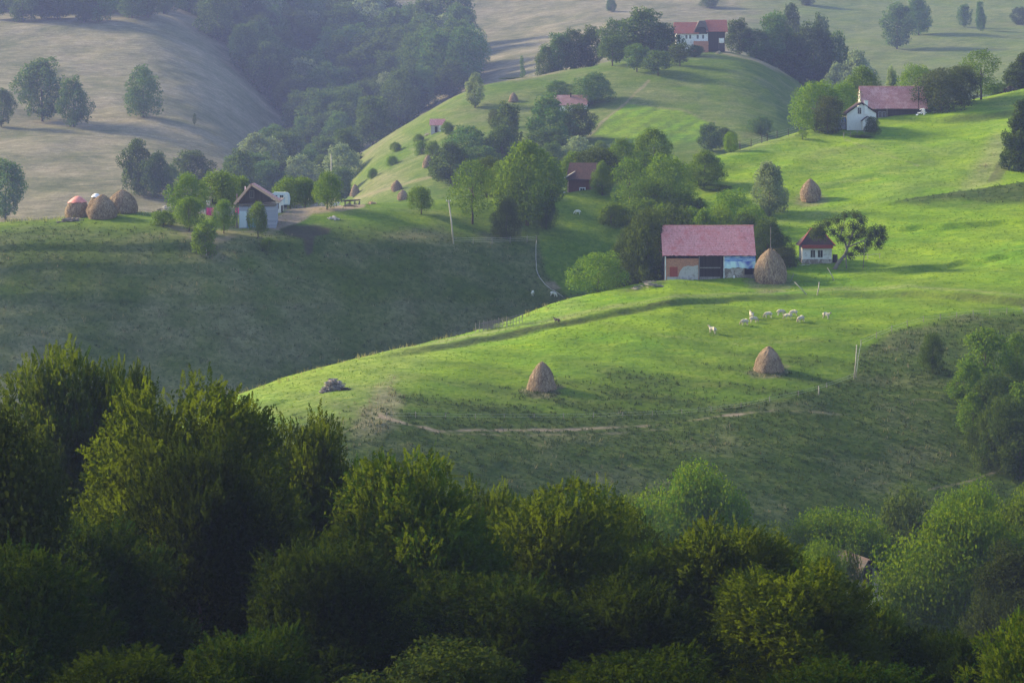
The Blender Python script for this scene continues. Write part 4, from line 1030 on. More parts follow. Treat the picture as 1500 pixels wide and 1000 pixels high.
haystack(1126, 546, 507, 43, 4, 'conical haystack on the meadow below the grazing sheep')
haystack(1187, 296, 262, 31, 5, 'leaning haystack on the bright slope right of the grey green willow', yr=HILL)
def cap_mesh(kind, W, H, t0, seed):
    n, m = 40, 14
    T, A = np.meshgrid(np.linspace(t0, .985, m), np.arange(n) / n * 2 * np.pi, indexing='ij')
    T = T + (T < t0 + .02) * .035 * vnoise(np.cos(A) * 3, np.sin(A) * 3, seed)
    r = hay_profile(T, kind) * W * 1.07 + .06
    v = np.stack([r * np.cos(A), r * np.sin(A), T * H + .10], -1).reshape(-1, 3)
    i, j = np.meshgrid(np.arange(m - 1), np.arange(n), indexing='ij')
    q = np.stack([i * n + j, i * n + (j + 1) % n, (i + 1) * n + (j + 1) % n, (i + 1) * n + j], -1).reshape(-1, 4)
    top = np.array([[0, 0, H * 1.0 + .12]]); k = len(v)
    last = (m - 1) * n
    q2 = np.stack([last + np.arange(n), last + (np.arange(n) + 1) % n, np.full(n, k), np.full(n, k)], 1)
    me = bpy.data.meshes.new('plastic_cap'); me.from_pydata(np.concatenate([v, top]).tolist(), [], [tuple(x) for x in q.tolist()] + [tuple(x[:3]) for x in q2.tolist()])
    me.polygons.foreach_set('use_smooth', [True] * len(me.polygons))
    return me
def sheet_cap(r, h, s, wpx, kind, t0, mat, seed):
    me = cap_mesh(kind, wpx * s, h, t0, seed); me.materials.append(mat)
    o = bpy.data.objects.new('plastic_cap', me); COL.objects.link(o); o.parent = r
r, h, s = haystack(114, 320, 288, 37, 2, 'haystack with a red plastic cap, leftmost of the four stacks on the left crest', y=462, group='haystacks by the left farmstead')
sheet_cap(r, h, s, 37, 2, .70, M_REDSHEET, 3)
haystack(150, 324, 285, 44, 2, 'front haystack of the four on the left crest, bare pointed top', y=458, group='haystacks by the left farmstead')
haystack(179, 317, 278, 46, 3, 'haystack with a thin stake in its top, rightmost of the four on the left crest', y=466, pole=11, group='haystacks by the left farmstead')
r, h, s = haystack(141, 314, 284, 30, 1, 'half hidden haystack with a white plastic top behind the front one on the left crest', y=470, group='haystacks by the left farmstead')
sheet_cap(r, h, s, 30, 1, .84, M_WHITESHEET, 5)
FSG = 'small haystacks on the hazy knob'
for (u, vb, vt, w_, l) in ((512, 242, 225, 16, 'hazy haystack at the edge of the gully wood, upper left'), (627, 246, 227, 17, 'hazy haystack on the terrace below the small shack'), (520, 288, 270, 15, 'hazy haystack near the foot of the knob, leftmost'), (581, 281, 264, 16, 'upper of two hazy haystacks close together above the grassy crest'), (590, 294, 278, 16, 'lower of two hazy haystacks close together above the grassy crest'), (752, 150, 136, 15, 'hazy haystack below the dry slope left of the sunken roof'), (725, 184, 166, 13, 'dark hazy haystack right of the broad shoulder, above the shack trees')):
    haystack(u, vb, vt, w_, random.randrange(6), l, yr=FAR, group=FSG)

# ---------------------------------------------------------------- buildings
class Site:
    """local frame of a building: x along its front, y into the hill, z up; photo pixels turned into metres at its own distance"""
    def __init__(self, name, label, cat, u, v, y=None, yr=RIDGE, rz=0.0, group=None):
        p = at_y(u, fy(y)) if y else at(u, v, *yr)
        self.s = p.y / F
        p = Vector((p.x, p.y, p.y * (VH - v) / F))        # floor level
        self.u, self.v = u, v
        self.r = empty(name, p, rz); tag(self.r, label, cat, group)
        self.c = math.cos(rz)
    def X(self, u): return (u - self.u) * self.s
    def Z(self, v): return (self.v - v) * self.s
    def box(self, name, u0, u1, y0, y1, v1, v0, mat, par=None, ext=0):
        return MB().box(self.X(u0), self.X(u1), y0, y1, self.Z(v0) - ext, self.Z(v1), None).build(name, mat, par or self.r)
    def poly(self, name, pts, y0, y1, mat, par=None):
        return MB().prism([(self.X(a), self.Z(b)) for a, b in pts], y0, y1).build(name, mat, par or self.r)
def window(S, u0, u1, v1, v0, y, par=None, frame=M_WHITE, pane=M_GLASS, fw=.09, sill=True, name='window'):
    x0, x1, z0, z1 = S.X(u0), S.X(u1), S.Z(v0), S.Z(v1)
    w_ = MB()
    for a in ((x0 - fw, x0, z0 - fw, z1 + fw), (x1, x1 + fw, z0 - fw, z1 + fw), (x0, x1, z1, z1 + fw), (x0, x1, z0 - fw, z0)):
        w_.box(a[0], a[1], y - .06, y + .02, a[2], a[3])
    xm = (x0 + x1) / 2
    w_.box(xm - .025, xm + .025, y - .045, y, z0, z1)
    o = w_.build(name, frame, par or S.r)
    MB().box(x0, x1, y - .025, y + .015, z0, z1).build('pane', pane, o)
    return o
def roof_slab(x0, x1, ye, ze, yr_, zr, th=.14):
    """one roof slope between eave (ye, ze) and ridge (yr_, zr)"""
    return [(ye, ze), (yr_, zr), (yr_, zr + th), (ye, ze + th)]
def roof_sheet(name, x0, x1, ye, ze, yr_, zr, mat, par, seed=0, nx=70, ny=13, th=.15):
    """one tiled slope: overlapping courses, a sagging ridge and a ragged eave"""
    rs = random.Random(seed); V, Fc = [], []
    L = math.hypot(yr_ - ye, zr - ze); ny_ = (zr - ze) / L; nz_ = abs(yr_ - ye) / L; sg = -1 if yr_ > ye else 1
    sag = [rs.uniform(-.05, .05) for _ in range(9)]
    def off(f, g): 
        k = f * 7.99; i = int(k); t = k - i; s_ = sag[i] * (1 - t) + sag[i + 1] * t
        return s_ * (.4 + g) - .10 * math.sin(math.pi * f) * g
    for j in range(ny):
        g0, g1 = j / ny - (.012 if j else .03), (j + 1) / ny
        base = len(V)
        for i in range(nx + 1):
            f = i / nx; x = x0 + (x1 - x0) * f; jit = rs.uniform(-.012, .012) * L
            for g, lift in ((g0, th + .055), (g1, th)):
                gg = g + (jit / L if g == g0 else 0)
                h = off(f, gg) + lift
                V.append((x, ye + (yr_ - ye) * gg + sg * ny_ * h, ze + (zr - ze) * gg + nz_ * h))
            V.append((x, ye + (yr_ - ye) * (g0 + jit / L) + sg * ny_ * (off(f, g0) + th - .0), ze + (zr - ze) * (g0 + jit / L) + nz_ * (off(f, g0) + th)))
        for i in range(nx):
            a = base + i * 3; Fc += [(a, a + 3, a + 4, a + 1), (a + 2, a + 5, a + 3, a)]
    m = MB(); m.add(V, Fc)
    return m.build(name, mat, par)
def fence_walls(m, x0, x1, y0, y1, z0, z1, t=.25):
    m.box(x0, x0 + t, y0 + t, y1 - t, z0, z1); m.box(x1 - t, x1, y0 + t, y1 - t, z0, z1); m.box(x0, x1, y1 - t, y1, z0, z1)

# --- the barn
S = Site('barn', 'long barn with a pink tiled roof, brick left end and blue sheeting at the right', 'barn', 1038, 409, yr=RIDGE)
X, Z = S.X, S.Z
D = 7.6
m = MB(); fence_walls(m, X(973), X(1105), 0.02, D, -2.0, Z(374), .25); m.build('wall', M_TIMBER, S.r)
gp = [(-.1, Z(374)), (D + .1, Z(374)), (D / 2, Z(334))]
for x in (X(973), X(1105) - .2): MB().prism(gp, x, x + .2, 'x').build('gable', M_TIMBER, S.r)
rz_, re_ = Z(333), Z(373.5)
m = MB()
m.prism([(-.65, re_ - .02), (D / 2, rz_), (D / 2, rz_ + .16), (-.65, re_ + .14)], X(970), X(1106.5), 'x')
m.prism([(D + .65, re_ - .02), (D + .65, re_ + .14), (D / 2 + .002, rz_ + .16), (D / 2 + .002, rz_)], X(970), X(1106.5), 'x')
roof = m.build('roof', M_PINKTILE, S.r)
roof_sheet('tile_courses', X(969.8), X(1106.7), -.68, re_ - .03, D / 2, rz_, M_PINKTILE, roof, 1)
m = MB()
m.tube([(X(969.6), D / 2, rz_ + .16), (X(1038), D / 2, rz_ + .12), (X(1106.9), D / 2, rz_ + .17)], .13, 8); m.build('ridge_tiles', M_PINKTILE, roof)
rs = random.Random(4)
m = MB()                                            # slipped tiles leave dark gaps
for (u, v, w_, h_) in ((1092, 350, 1.6, 1.3), (1094, 352, 1.4, 1.0), (1089, 342, 1.2, .8), (1096, 356, 1.0, .7), (998, 341, 1.2, .6), (1012, 338, .9, .6), (1075, 361, .9, .7), (987, 344, .9, .7), (1030, 344, .8, .5)):
    t = (v - 333) / 40.5; yc = D / 2 + (-.65 - D / 2) * t; zc = rz_ + (re_ - rz_) * t + .29
    sl = (re_ - rz_) / (-.65 - D / 2)
    x0, x1 = X(u) - w_ * S.s / 2, X(u) + w_ * S.s / 2; dy = h_ * S.s * .5
    m.add([(x0, yc - dy, zc - dy * sl), (x1, yc - dy, zc - dy * sl), (x1 - .03, yc + dy, zc + dy * sl), (x0 + .03, yc + dy, zc + dy * sl)], [(0, 1, 2, 3)])
m.build('missing_tiles', M_DARK, roof)
MB().box(X(970), X(1106.5), -.68, -.655, re_ - .12, re_ + .15).build('eave_board', M_TIMBER, S.r)
S.box('brick_wall', 973.5, 1023.5, -.12, .22, 378.5, 409, M_BRICK, ext=1.6)
S.poly('plaster_patch', [(993, 407), (996, 397), (1001, 391), (1008, 389), (1015, 390), (1022.5, 388), (1023, 400), (1022.5, 410), (1004, 411), (994, 411)], -.15, -.118, M_PLASTER)
S.box('plinth', 977, 1014, -.30, -.121, 405.5, 411, M_PLASTER, ext=1.0)
d_ = S.box('door', 981, 992.5, -.19, -.121, 391, 406.5, M_REDDOOR)
MB().box(X(990), X(990) + .1, -.24, -.19, Z(399), Z(398)).build('handle', M_DARK, d_)
for (u, v) in ((997.5, 409), (1006, 411), (1014, 410)):
    MB().tube([(X(u), -.55, Z(v) - .5), (X(u), -.55, Z(v) + .55), (X(u), -.55, Z(v) + .6)], [.24, .27, .2], 10).build('milk_barrel', M_PLASTER, S.r)
S.box('inner_wall', 1023.5, 1060, 1.3, 1.4, 374, 411, M_TIMBER, ext=1.2)
S.box('rail', 1024, 1057, -.05, .02, 391.3, 393, M_OLDPOLE)
S.box('sill_beam', 1025, 1058, -.08, .06, 405.5, 408, M_OLDPOLE, ext=.2)
for u, w_, mt in ((974.5, 1.6, M_DIRTYWHITE), (1024.2, 1.5, M_GREYWOOD), (1056, 1.6, M_TIMBER), (1060.3, 1.3, M_DIRTYWHITE)):
    MB().box(X(u) - w_ * S.s / 2, X(u) + w_ * S.s / 2, -.30, -.125, -2.0, re_ - .25).build('post', mt, S.r)
m = MB()
def wavy(m, u0, u1, v1, v0, y, seed, n=26):
    vv, ff = [], []
    for i in range(n + 1):
        f = i / n; x = X(u0) + (X(u1) - X(u0)) * f
        wv = .05 * math.sin(f * 23 + seed) + .03 * math.sin(f * 51)
        zb = Z(v0) + .10 * math.sin(f * 9 + seed * 2) + .05 * math.sin(f * 31)
        vv += [(x, y + wv, zb), (x, y + wv * .6 - .05, (zb + Z(v1)) / 2), (x, y + wv * .3, Z(v1))]
    for i in range(n):
        a = i * 3
        for k in (0, 1): ff.append((a + k, a + 3 + k, a + 4 + k, a + 1 + k))
    k = len(vv)
    vv += [(p[0], p[1] + .03, p[2]) for p in vv]; ff += [tuple(j + k for j in f[::-1]) for f in ff]
    m.add(vv, ff)
wavy(m, 1060, 1106.5, 374.8, 384, -.14, 1); m.build('upper_sheet', M_BLUESHEET, S.r, True)
m = MB(); wavy(m, 1061, 1106.5, 382.6, 392.5, -.24, 2); m.build('lower_sheet', M_CYANSHEET, S.r, True)
S.box('stone_wall', 1061, 1090.5, -.10, .2, 376, 406, M_STONEWALL, ext=1.4)
S.box('opening_shade', 1090.5, 1105, .6, .7, 376, 406, M_DARK, ext=1.0)  # near-black sheet paints the shade inside the opening
S.box('threshold', 1090.5, 1105, -.1, .5, 402.5, 406, M_GREYWOOD, ext=1.2)
S.box('stone_stump', 1074, 1076.2, -.42, -.16, 403, 408, M_WHITE, ext=.4)

# --- the hut under the leaning tree
S = Site('hut', 'small whitewashed hut with a dark hipped roof and red eave under the leaning tree', 'hut', 1197, 386, yr=RIDGE)
X, Z = S.X, S.Z
D = 5.2
m = MB(); m.box(X(1175.5), X(1218.5), 0, .25, Z(380), Z(361)); fence_walls(m, X(1175.5), X(1218.5), 0, D, Z(380), Z(361)); m.build('wall', M_DIRTYWHITE, S.r)
MB().box(X(1174.5), X(1219), -.16, D, -1.8, Z(379.6)).build('plinth', M_STONEWALL, S.r)
ez, tz = Z(360), Z(335)
x0, x1, y0, y1 = X(1170), X(1223.5), -.7, D + .6
rx0, rx1, ry = X(1191), X(1204), D / 2 - .2
m = MB().add([(x0, y0, ez), (x1, y0, ez), (x1, y1, ez), (x0, y1, ez), (rx0, ry, tz), (rx1, ry, tz)], [(0, 1, 5, 4), (1, 2, 5), (2, 3, 4, 5), (3, 0, 4), (0, 3, 2, 1)])
roof = m.build('roof', M_DARKTILE, S.r)
m = MB(); m.bar((x0, y0, ez + .05), (rx0, ry, tz + .05), .16); m.bar((x1, y0, ez + .05), (rx1, ry, tz + .05), .10); m.build('hip_tiles', M_REDTRIM, roof)
MB().box(X(1174), X(1219.5), -.74, -.705, Z(363.6), Z(358.5)).build('eave_trim', M_REDTRIM, S.r)
window(S, 1187.5, 1194, 366.5, 377, -.01, frame=M_DIRTYWHITE); window(S, 1198, 1205, 366.5, 377, -.01, frame=M_DIRTYWHITE)
m = MB()
for k in range(22):
    u, v = 1171 + k * .55 + rs.uniform(-1, 1), 389 + rs.uniform(-1, 1.5); q = rs.uniform(.12, .3)
    m.box(X(u) - q, X(u) + q, -.9 - q, -.9 + q, Z(v) - q, Z(v) + q * .7, Matrix.Rotation(rs.uniform(0, .2), 4, 'Z'))
m.build('loose_stones', M_PLASTER, S.r)
MB().tube([(X(1224), .8, -1), (X(1224), .8, Z(373))], [.5, .5], 10).build('barrel', M_TIMBER, S.r)

# leaning tree over the hut
rng = np.random.default_rng(5)
p = at(1221, 394, *RIDGE); s = p.y / F
t = empty('leaning_tree', p); tag(t, 'gnarled fruit tree leaning right over the small hut', 'tree')
loc = lambda u, v, d=0: Vector(((u - 1221) * s, d, (394 - v) * s))
m = MB()
m.tube([loc(1219, 402), loc(1227, 386), loc(1238, 373, .2), loc(1241, 365, .2), loc(1238, 355, .1), loc(1231, 347, -.2), loc(1218, 338, -.4)], [.42, .34, .28, .25, .2, .14, .05], 8, .12)
m.tube([loc(1238, 373, .2), loc(1244, 358, .6), loc(1250, 342, .8), loc(1258, 326, .5)], [.24, .2, .13, .04], 7, .1)
m.tube([loc(1243, 362, .5), loc(1258, 355, -.5), loc(1272, 349, -.8), loc(1286, 346, -.6)], [.17, .13, .09, .03], 6, .1)
m.tube([loc(1231, 347, -.2), loc(1235, 333, .8), loc(1240, 322, 1.2)], [.12, .08, .03], 6)
m.tube([loc(1239, 372, .2), loc(1240, 388, .4), loc(1241, 396, .5)], [.14, .12, .12], 6)
m.tube([loc(1266, 352, -.6), loc(1265, 375, -.6), loc(1263, 398, -.6)], [.07, .07, .08], 6)
m.build('trunk', M_BARK_PALE, t, True)
cl = np.array([[*loc(a, b_, d_)] for a, b_, d_ in ((1204, 334, -.3), (1196, 342, .2), (1216, 329, .8), (1228, 324, -.4), (1240, 318, .6), (1252, 318, -.2), (1261, 325, .4), (1222, 340, -.8), (1236, 335, .9), (1250, 334, -.9), (1247, 348, .6), (1256, 346, .9), (1234, 349, -.7), (1262, 340, .8), (1272, 344, -.7), (1282, 340, 0), (1291, 348, .3), (1284, 356, -.5), (1270, 356, .6), (1254, 362, -.4), (1246, 371, .6), (1262, 366, .3), (1209, 343, .8), (1290, 337, -.3))])
v, q, tn = crown_leaves(rng, (cl, rng.uniform(.95, 1.5, len(cl))), 15000, .24, cl.mean(0), .5, (.1, 1.32))
o = bpy.data.objects.new('crown', np_mesh('crown', v, q, LM['dark'], tn)); COL.objects.link(o); o.parent = t

# --- gabled farmhouse on the left hill
S = Site('farmhouse', 'dark timber farmhouse gable with pale orange roof edges and a pale blue door', 'house', 377, 333, yr=(405, 478), rz=R(3))
X, Z = S.X, S.Z
D = 9.0
m = MB(); m.box(X(350), X(404), 0, .25, -2, Z(303)); fence_walls(m, X(350), X(404), 0, D, -2, Z(298.5)); m.build('wall', M_LOG, S.r)
S.poly('gable', [(348, 298.5), (405, 296), (369, 273)], .0, .22, M_TIMBER)
ap = (X(368.5), Z(270)); le = (X(345), Z(298)); ri = (X(409.5), Z(295.5))
def slope(a, b_, th, y0, y1, mat, name, par):
    dx, dz = b_[0] - a[0], b_[1] - a[1]; L = math.hypot(dx, dz); nx, nz = -dz / L * th, dx / L * th
    if nz < 0: nx, nz = -nx, -nz
    return MB().prism([a, b_, (b_[0] + nx, b_[1] + nz), (a[0] + nx, a[1] + nz)], y0, y1).build(name, mat, par)
rf = slope(ap, le, .14, -.55, D + .4, M_REDTILE, 'roof', S.r); rf2 = slope(ap, ri, .14, -.55, D + .4, M_REDTILE, 'roof', S.r)
slope((ap[0], ap[1] - .28), (le[0], le[1] - .28), .46, -.63, -.56, M_TAN, 'barge_board', rf); slope((ap[0], ap[1] - .28), (ri[0], ri[1] - .28), .46, -.63, -.56, M_TAN, 'barge_board', rf2)
window(S, 366.5, 371.5, 280, 289.5, -.01, frame=M_GREYWOOD)
S.box('beam', 349, 405, -.14, -.01, 299, 301, M_GREYWOOD)
d_ = S.box('door', 350.8, 361.5, -.10, -.005, 309, 333.5, M_BLUEDOOR)
MB().box(X(360), X(360) + .1, -.16, -.10, Z(322), Z(321)).build('handle', M_DARK, d_)
S.box('door', 362.5, 375, -.09, -.005, 319, 335, M_TEAL)
window(S, 381, 388, 309, 318, -.01, frame=M_WHITE)
MB().box(X(357.0), X(358.6), 3, 3.4, Z(290), Z(278) + .6).build('chimney', M_DIRTYWHITE, rf)
MB().box(X(346), X(348), .4, .7, -1, Z(284)).build('gate_post', M_GREYWOOD, S.r)
# annex with white wall
S = Site('white_shed', 'little white annex with a window leaning on the right side of the farmhouse', 'shed', 401, 312, y=473, rz=R(-4))
X, Z = S.X, S.Z
m = MB(); m.box(X(398), X(411.5), 0, .2, -1.5, Z(295)); fence_walls(m, X(398), X(411.5), 0, 3, -1.5, Z(295)); m.build('wall', M_WHITE, S.r)
MB().prism([(-.5, Z(294.5)), (3.3, Z(291)), (3.3, Z(291) + .12), (-.5, Z(294.5) + .12)], X(396), X(413), 'x').build('roof', M_GREYWOOD, S.r)
window(S, 403, 408, 298, 305.5, -.01, frame=M_GREYWOOD)
S.box('stand', 412, 414, .1, .5, 301, 312, M_TIMBER, ext=.6)
# trailer
S = Site('trailer', 'pale blue boxy caravan trailer parked behind the farmhouse', 'trailer', 411, 304.5, y=483, rz=R(4))
X, Z = S.X, S.Z
W2 = 2.3
prof = [(X(397.5), Z(300)), (X(424), Z(300)), (X(424.8), Z(292)), (X(423.5), Z(284)), (X(421), Z(282)), (X(402), Z(281.5)), (X(398), Z(284)), (X(396.5), Z(292))]
MB().prism(prof, 0, W2).build('body', M_TRAILER, S.r)
window(S, 402, 406, 286, 290.5, -.005, frame=M_TRAILER); window(S, 410, 415, 286, 290.5, -.005, frame=M_TRAILER)
S.box('door', 417.5, 421.5, -.03, 0, 285, 298, M_WHITE)
for u in (404, 418):
    for yy in (.1, W2 - .35):
        MB().tube([(X(u), yy, Z(301)), (X(u), yy + .25, Z(301))], .38, 14).build('wheel', M_TYRE, S.r)
MB().bar((X(424), W2 / 2, Z(300)), (X(429), W2 / 2, Z(301.5)), .1).build('tow_bar', M_TIMBER, S.r)

# pink sheet hung on a frame, washing, rubble, timber racks in the yard
def hung(name, label, cat, u, vb, wpx, hpx, mat, y=None, yr=HILL, post=M_GREYWOOD, depth=.0):
    p = at_y(u, fy(y)) if y else at(u, vb, *yr); s = p.y / F
    p.z = p.y * (VH - vb) / F
    r = empty(name, p); tag(r, label, cat)
    W_, H_ = wpx * s, hpx * s
    vv, ff = [], []; n, k = 16, 8
    for i in range(n + 1):
        for j in range(k + 1):
            f, g = i / n, j / k
            vv.append((W_ * (f - .5), .12 * math.sin(f * 17 + g * 3) + .25 * (1 - g) ** 2, H_ * (.42 + .58 * g) - .12 * math.sin(math.pi * f)))
    for i in range(n):
        for j in range(k):
            a = i * (k + 1) + j; ff.append((a, a + k + 1, a + k + 2, a + 1))
    nn = len(vv)
    vv += [(x, y_ + .02, z) for x, y_, z in vv]; ff += [tuple(q_ + nn for q_ in f[::-1]) for f in ff]
    MB().add(vv, ff).build('cloth', mat, r, True)
    m = MB(); m.bar((-W_ / 2, .01, H_), (W_ / 2, .01, H_), .07)
    m.build('rail', post, r)
    for sx in (-1, 1): MB().box(sx * W_ / 2 - .05, sx * W_ / 2 + .05, 0, .1, -.9, H_).build('post', post, r)
    return r
hung('pink_sheet', 'bright magenta sheet hanging on a rail between the farmstead trees', 'sheet', 308, 326, 12, 22, M_PINK, y=468)
hung('pink_cloth', 'small magenta cloth beside the left wall of the farmhouse', 'cloth', 348, 318, 7, 14, M_PINK, y=463)
hung('white_cloth', 'white cloth on a stand above the magenta sheet', 'cloth', 305, 305, 6, 12, M_WHITESHEET, y=472)
hung('black_cloth', 'dark cloth hung beside the white one behind the small tree', 'cloth', 314, 305, 8, 14, M_DARK, y=474)
def heap(name, label, cat, u, vb, wpx, hpx, mat, n=40, y=None, yr=HILL, seed=1, stick=False, depth=.8, group=None):
    p = at_y(u, fy(y)) if y else at(u, vb, *yr); s = p.y / F
    rs = random.Random(seed); m = MB()
    W_, H_ = wpx * s, hpx * s
    for i in range(n):
        x = rs.gauss(0, .27) * W_; x = max(-W_ / 2, min(W_ / 2, x))
        y_ = rs.uniform(-.5, .5) * W_ * depth * .6
        top = H_ * max(.1, 1 - (abs(x) / (W_ / 2)) ** 1.6); z = rs.uniform(0, top)
        q = rs.uniform(.10, .24) * max(1, H_ * .5)
        zz = gz(p.x + x, p.y + y_) - p.z
        M = Matrix.Translation((x, y_, z + zz)) @ Matrix.Rotation(rs.uniform(0, 6.3), 4, 'Z') @ Matrix.Rotation(rs.uniform(-.5, .5), 4, 'X')
        if stick:
            L = rs.uniform(.35, .8) * max(1, W_ * .22); 
            a = M @ Vector((-L, 0, 0)); b_ = M @ Vector((L, 0, 0))
            m.tube([a, b_], [rs.uniform(.05, .11), rs.uniform(.04, .09)], 6)
        else:
            m.box(-q, q, -q * .8, q * .8, -q * .7, q * .7, M)
    o = m.build(name, mat, None, False, p)
    return tag(o, label, cat, group)
heap('rubble', 'heap of grey rubble left of the farmstead trees', 'rubble', 250, 320, 34, 14, M_PLASTER, 90, y=470, seed=2)
heap('scrap_pile', 'low dark scrap pile on the crest right of the four stacks', 'scrap', 238, 312, 30, 6, M_TIMBER, 40, y=474, seed=3, stick=True)
heap('brushwood', 'grey brushwood lying in front of the red capped stack', 'brushwood', 103, 325, 36, 5, M_GREYWOOD, 70, y=456, seed=4, stick=True)
heap('stones', 'pale stones at the edge of the yard below the round headed tree', 'stones', 488, 321, 16, 4, M_PLASTER, 26, seed=6)
heap('white_sacks', 'white sacks piled under the round headed yard tree', 'sacks', 493, 306, 12, 8, M_WHITESHEET, 24, y=490, seed=7)
heap('grey_sacks', 'small pale heap left of the yard tree trunk', 'heap', 472, 307, 8, 7, M_PLASTER, 18, y=488, seed=8)
heap('earth_heap', 'low mound of pale earth at the back of the yard', 'earth', 466, 301, 14, 6, M_POLE, 50, y=493, seed=9)
heap('planks', 'planks lying on the grass crest right of the yard', 'planks', 544, 301, 9, 4, M_TAN, 14, y=489, seed=10, stick=True)
heap('beam_stack', 'dark beam lying in the yard in front of the timber shelter', 'beam', 512, 309, 18, 2, M_TIMBER, 14, y=482, seed=11, stick=True, depth=.2)
heap('log_heap', 'tumbled logs lying left of the barn', 'logs', 948, 421, 46, 9, M_OLDPOLE, 34, yr=RIDGE, seed=12, stick=True)
heap('wood_pile', 'stacked firewood pile alone on the sunlit ridge', 'wood pile', 488, 572, 30, 17, M_FIREWOOD, 240, yr=RIDGE, seed=13, stick=True)
heap('split_logs', 'few dark logs trailing right of the firewood pile', 'logs', 505, 571, 10, 5, M_TIMBER, 16, yr=RIDGE, seed=14, stick=True)
heap('stone_heap', 'stones by the far red roofed house', 'stones', 1053, 79, 12, 4, M_POLE, 20, yr=FAR, seed=15)
heap('stone_bank', 'pale stones along the crest at the right edge', 'stones', 1380, 154, 26, 8, M_PLASTER, 60, y=604, seed=16)
heap('dark_mound', 'dark stone mound on the crest near the right edge', 'mound', 1478, 138, 24, 8, M_TIMBER, 70, y=612, seed=17)

S = Site('timber_shelter', 'low open timber shelter with a flat dark roof at the right of the yard', 'shelter', 515, 306, y=488)
X, Z = S.X, S.Z
MB().prism([(X(503), Z(295.5)), (X(527), Z(294)), (X(527), Z(292.4)), (X(507), Z(293)), (X(503), Z(294))], -.3, 2.6).build('roof', M_TIMBER, S.r)
for u in (505, 512, 519, 526):
    for yy in (0, 2.2): MB().box(X(u) - .07, X(u) + .07, yy, yy + .14, -.9, Z(295)).build('post', M_OLDPOLE, S.r)
MB().box(X(505), X(526), -.02, .05, Z(301), Z(299.5)).build('rail', M_OLDPOLE, S.r)
m = MB()
for k in range(16): 
    u = rs.uniform(505, 525); m.tube([(X(u), 1.2, 0), (X(u) + rs.uniform(-.3, .3), 1.4, Z(rs.uniform(297, 302)))], .12, 5)
m.build('stored_wood', M_PLASTER, S.r)

# --- brick ruin in the grove
S = Site('brick_house', 'small red brick house with a broken roof edge hidden under dark trees', 'house', 850, 291, y=512, rz=R(-14))
X, Z = S.X, S.Z
D = 6
m = MB(); m.box(X(832), X(870), 0, .3, -2.4, Z(262)); fence_walls(m, X(832), X(870), 0, D, -2.4, Z(262)); m.build('wall', M_REDBRICK, S.r)
S.box('corner_post', 830.6, 832.6, -.12, .25, 266, 292, M_TAN)
MB().prism([(-.9, Z(264)), (D / 2, Z(240)), (D + .9, Z(264)), (D + .9, Z(264) + .16), (D / 2, Z(240) + .2), (-.9, Z(264) + .16)], X(829.5), X(872), 'x').build('roof', M_DARKTILE, S.r)
MB().prism([(0, Z(262)), (D, Z(262)), (D / 2, Z(241))], X(832) + .01, X(832) + .25, 'x').build('gable', M_REDBRICK, S.r)
rb = MB(); rb.bar((X(827.5), -1.0, Z(261)), (X(840), 1.2, Z(251)), .55, .12); rb.build('roof_edge', M_POLE, S.r)
window(S, 850, 856.5, 276, 284, -.02, frame=M_DIRTYWHITE, fw=.22)
S.box('terrace', 818, 850, -1.6, -.02, 291.5, 295, M_PLASTER, ext=1.5)
for u in (818.5, 824): MB().box(X(u) - .12, X(u) + .12, -1.4, -1.15, Z(292), Z(279)).build('porch_post', M_POLE, S.r)
MB().box(X(820), X(829), -.5, -.3, Z(292), Z(281)).build('porch_wall', M_DIRTYWHITE, S.r)
S = Site('beehive_stack', 'sulphur yellow hive boxes stacked right of the brick ruin', 'beehives', 885, 287, y=514)
for k, (v0, v1) in enumerate(((287, 281.8), (281.3, 277.4), (276.9, 273))):
    S.box('hive_box', 879.5, 890.5, 0, 1.2, v1, v0, M_YELLOW if k else M_TIMBER, ext=.0 if k else 1.2)

# --- white farmhouse with the long roof
S = Site('white_farmhouse', 'white gabled farmhouse with a brown roof and a bread oven on the right hill', 'house', 1258, 190, y=568, rz=R(0))
X, Z = S.X, S.Z
D = 8.0
S.poly('gable_wall', [(1240.5, 193), (1240.5, 167), (1262, 152.5), (1283.5, 166), (1283.5, 176), (1279, 188), (1270, 191)], 0, .3, M_WHITE)
m = MB(); m.box(X(1240.5), X(1240.5) + .3, .3, D, -2.5, Z(166)); m.box(X(1283.5) - .3, X(1283.5), .3, D, -1.5, Z(166)); m.build('side_wall', M_DIRTYWHITE, S.r)
MB().box(X(1240.6), X(1283.4), .01, .29, -2.6, Z(188)).build('plinth', M_PLASTER, S.r)
ap = (X(1262), Z(151)); le = (X(1237.5), Z(168.5)); ri = (X(1286), Z(167))
ra = slope(ap, le, .2, -.45, D, M_DARKTILE, 'roof', S.r); rb_ = slope(ap, ri, .2, -.45, D, M_DARKTILE, 'roof', S.r)
window(S, 1256.5, 1261.5, 158, 167, -.01, frame=M_WHITE, fw=.03)
ch = MB(); ch.box(X(1266), X(1271), -.35, .0, Z(168), Z(149)); ch.box(X(1265.4), X(1271.6), -.42, .07, Z(149), Z(147.6)); ch.build('chimney', M_WHITE, S.r)
ov = MB().prism([(X(1262), Z(191)), (X(1262), Z(177)), (X(1269.5), Z(171.5)), (X(1277), Z(177)), (X(1277), Z(188))], -2.0, -.01).build('bread_oven', M_WHITE, S.r)
slope((X(1269.5), Z(171)), (X(1261), Z(177.6)), .12, -2.2, -.005, M_DARKTILE, 'oven_roof', ov); slope((X(1269.5), Z(171)), (X(1278), Z(177.6)), .12, -2.2, -.005, M_DARKTILE, 'oven_roof', ov)
S.box('lean_to', 1229, 1240, 1.0, 3.0, 172, 190, M_LOG, ext=2)
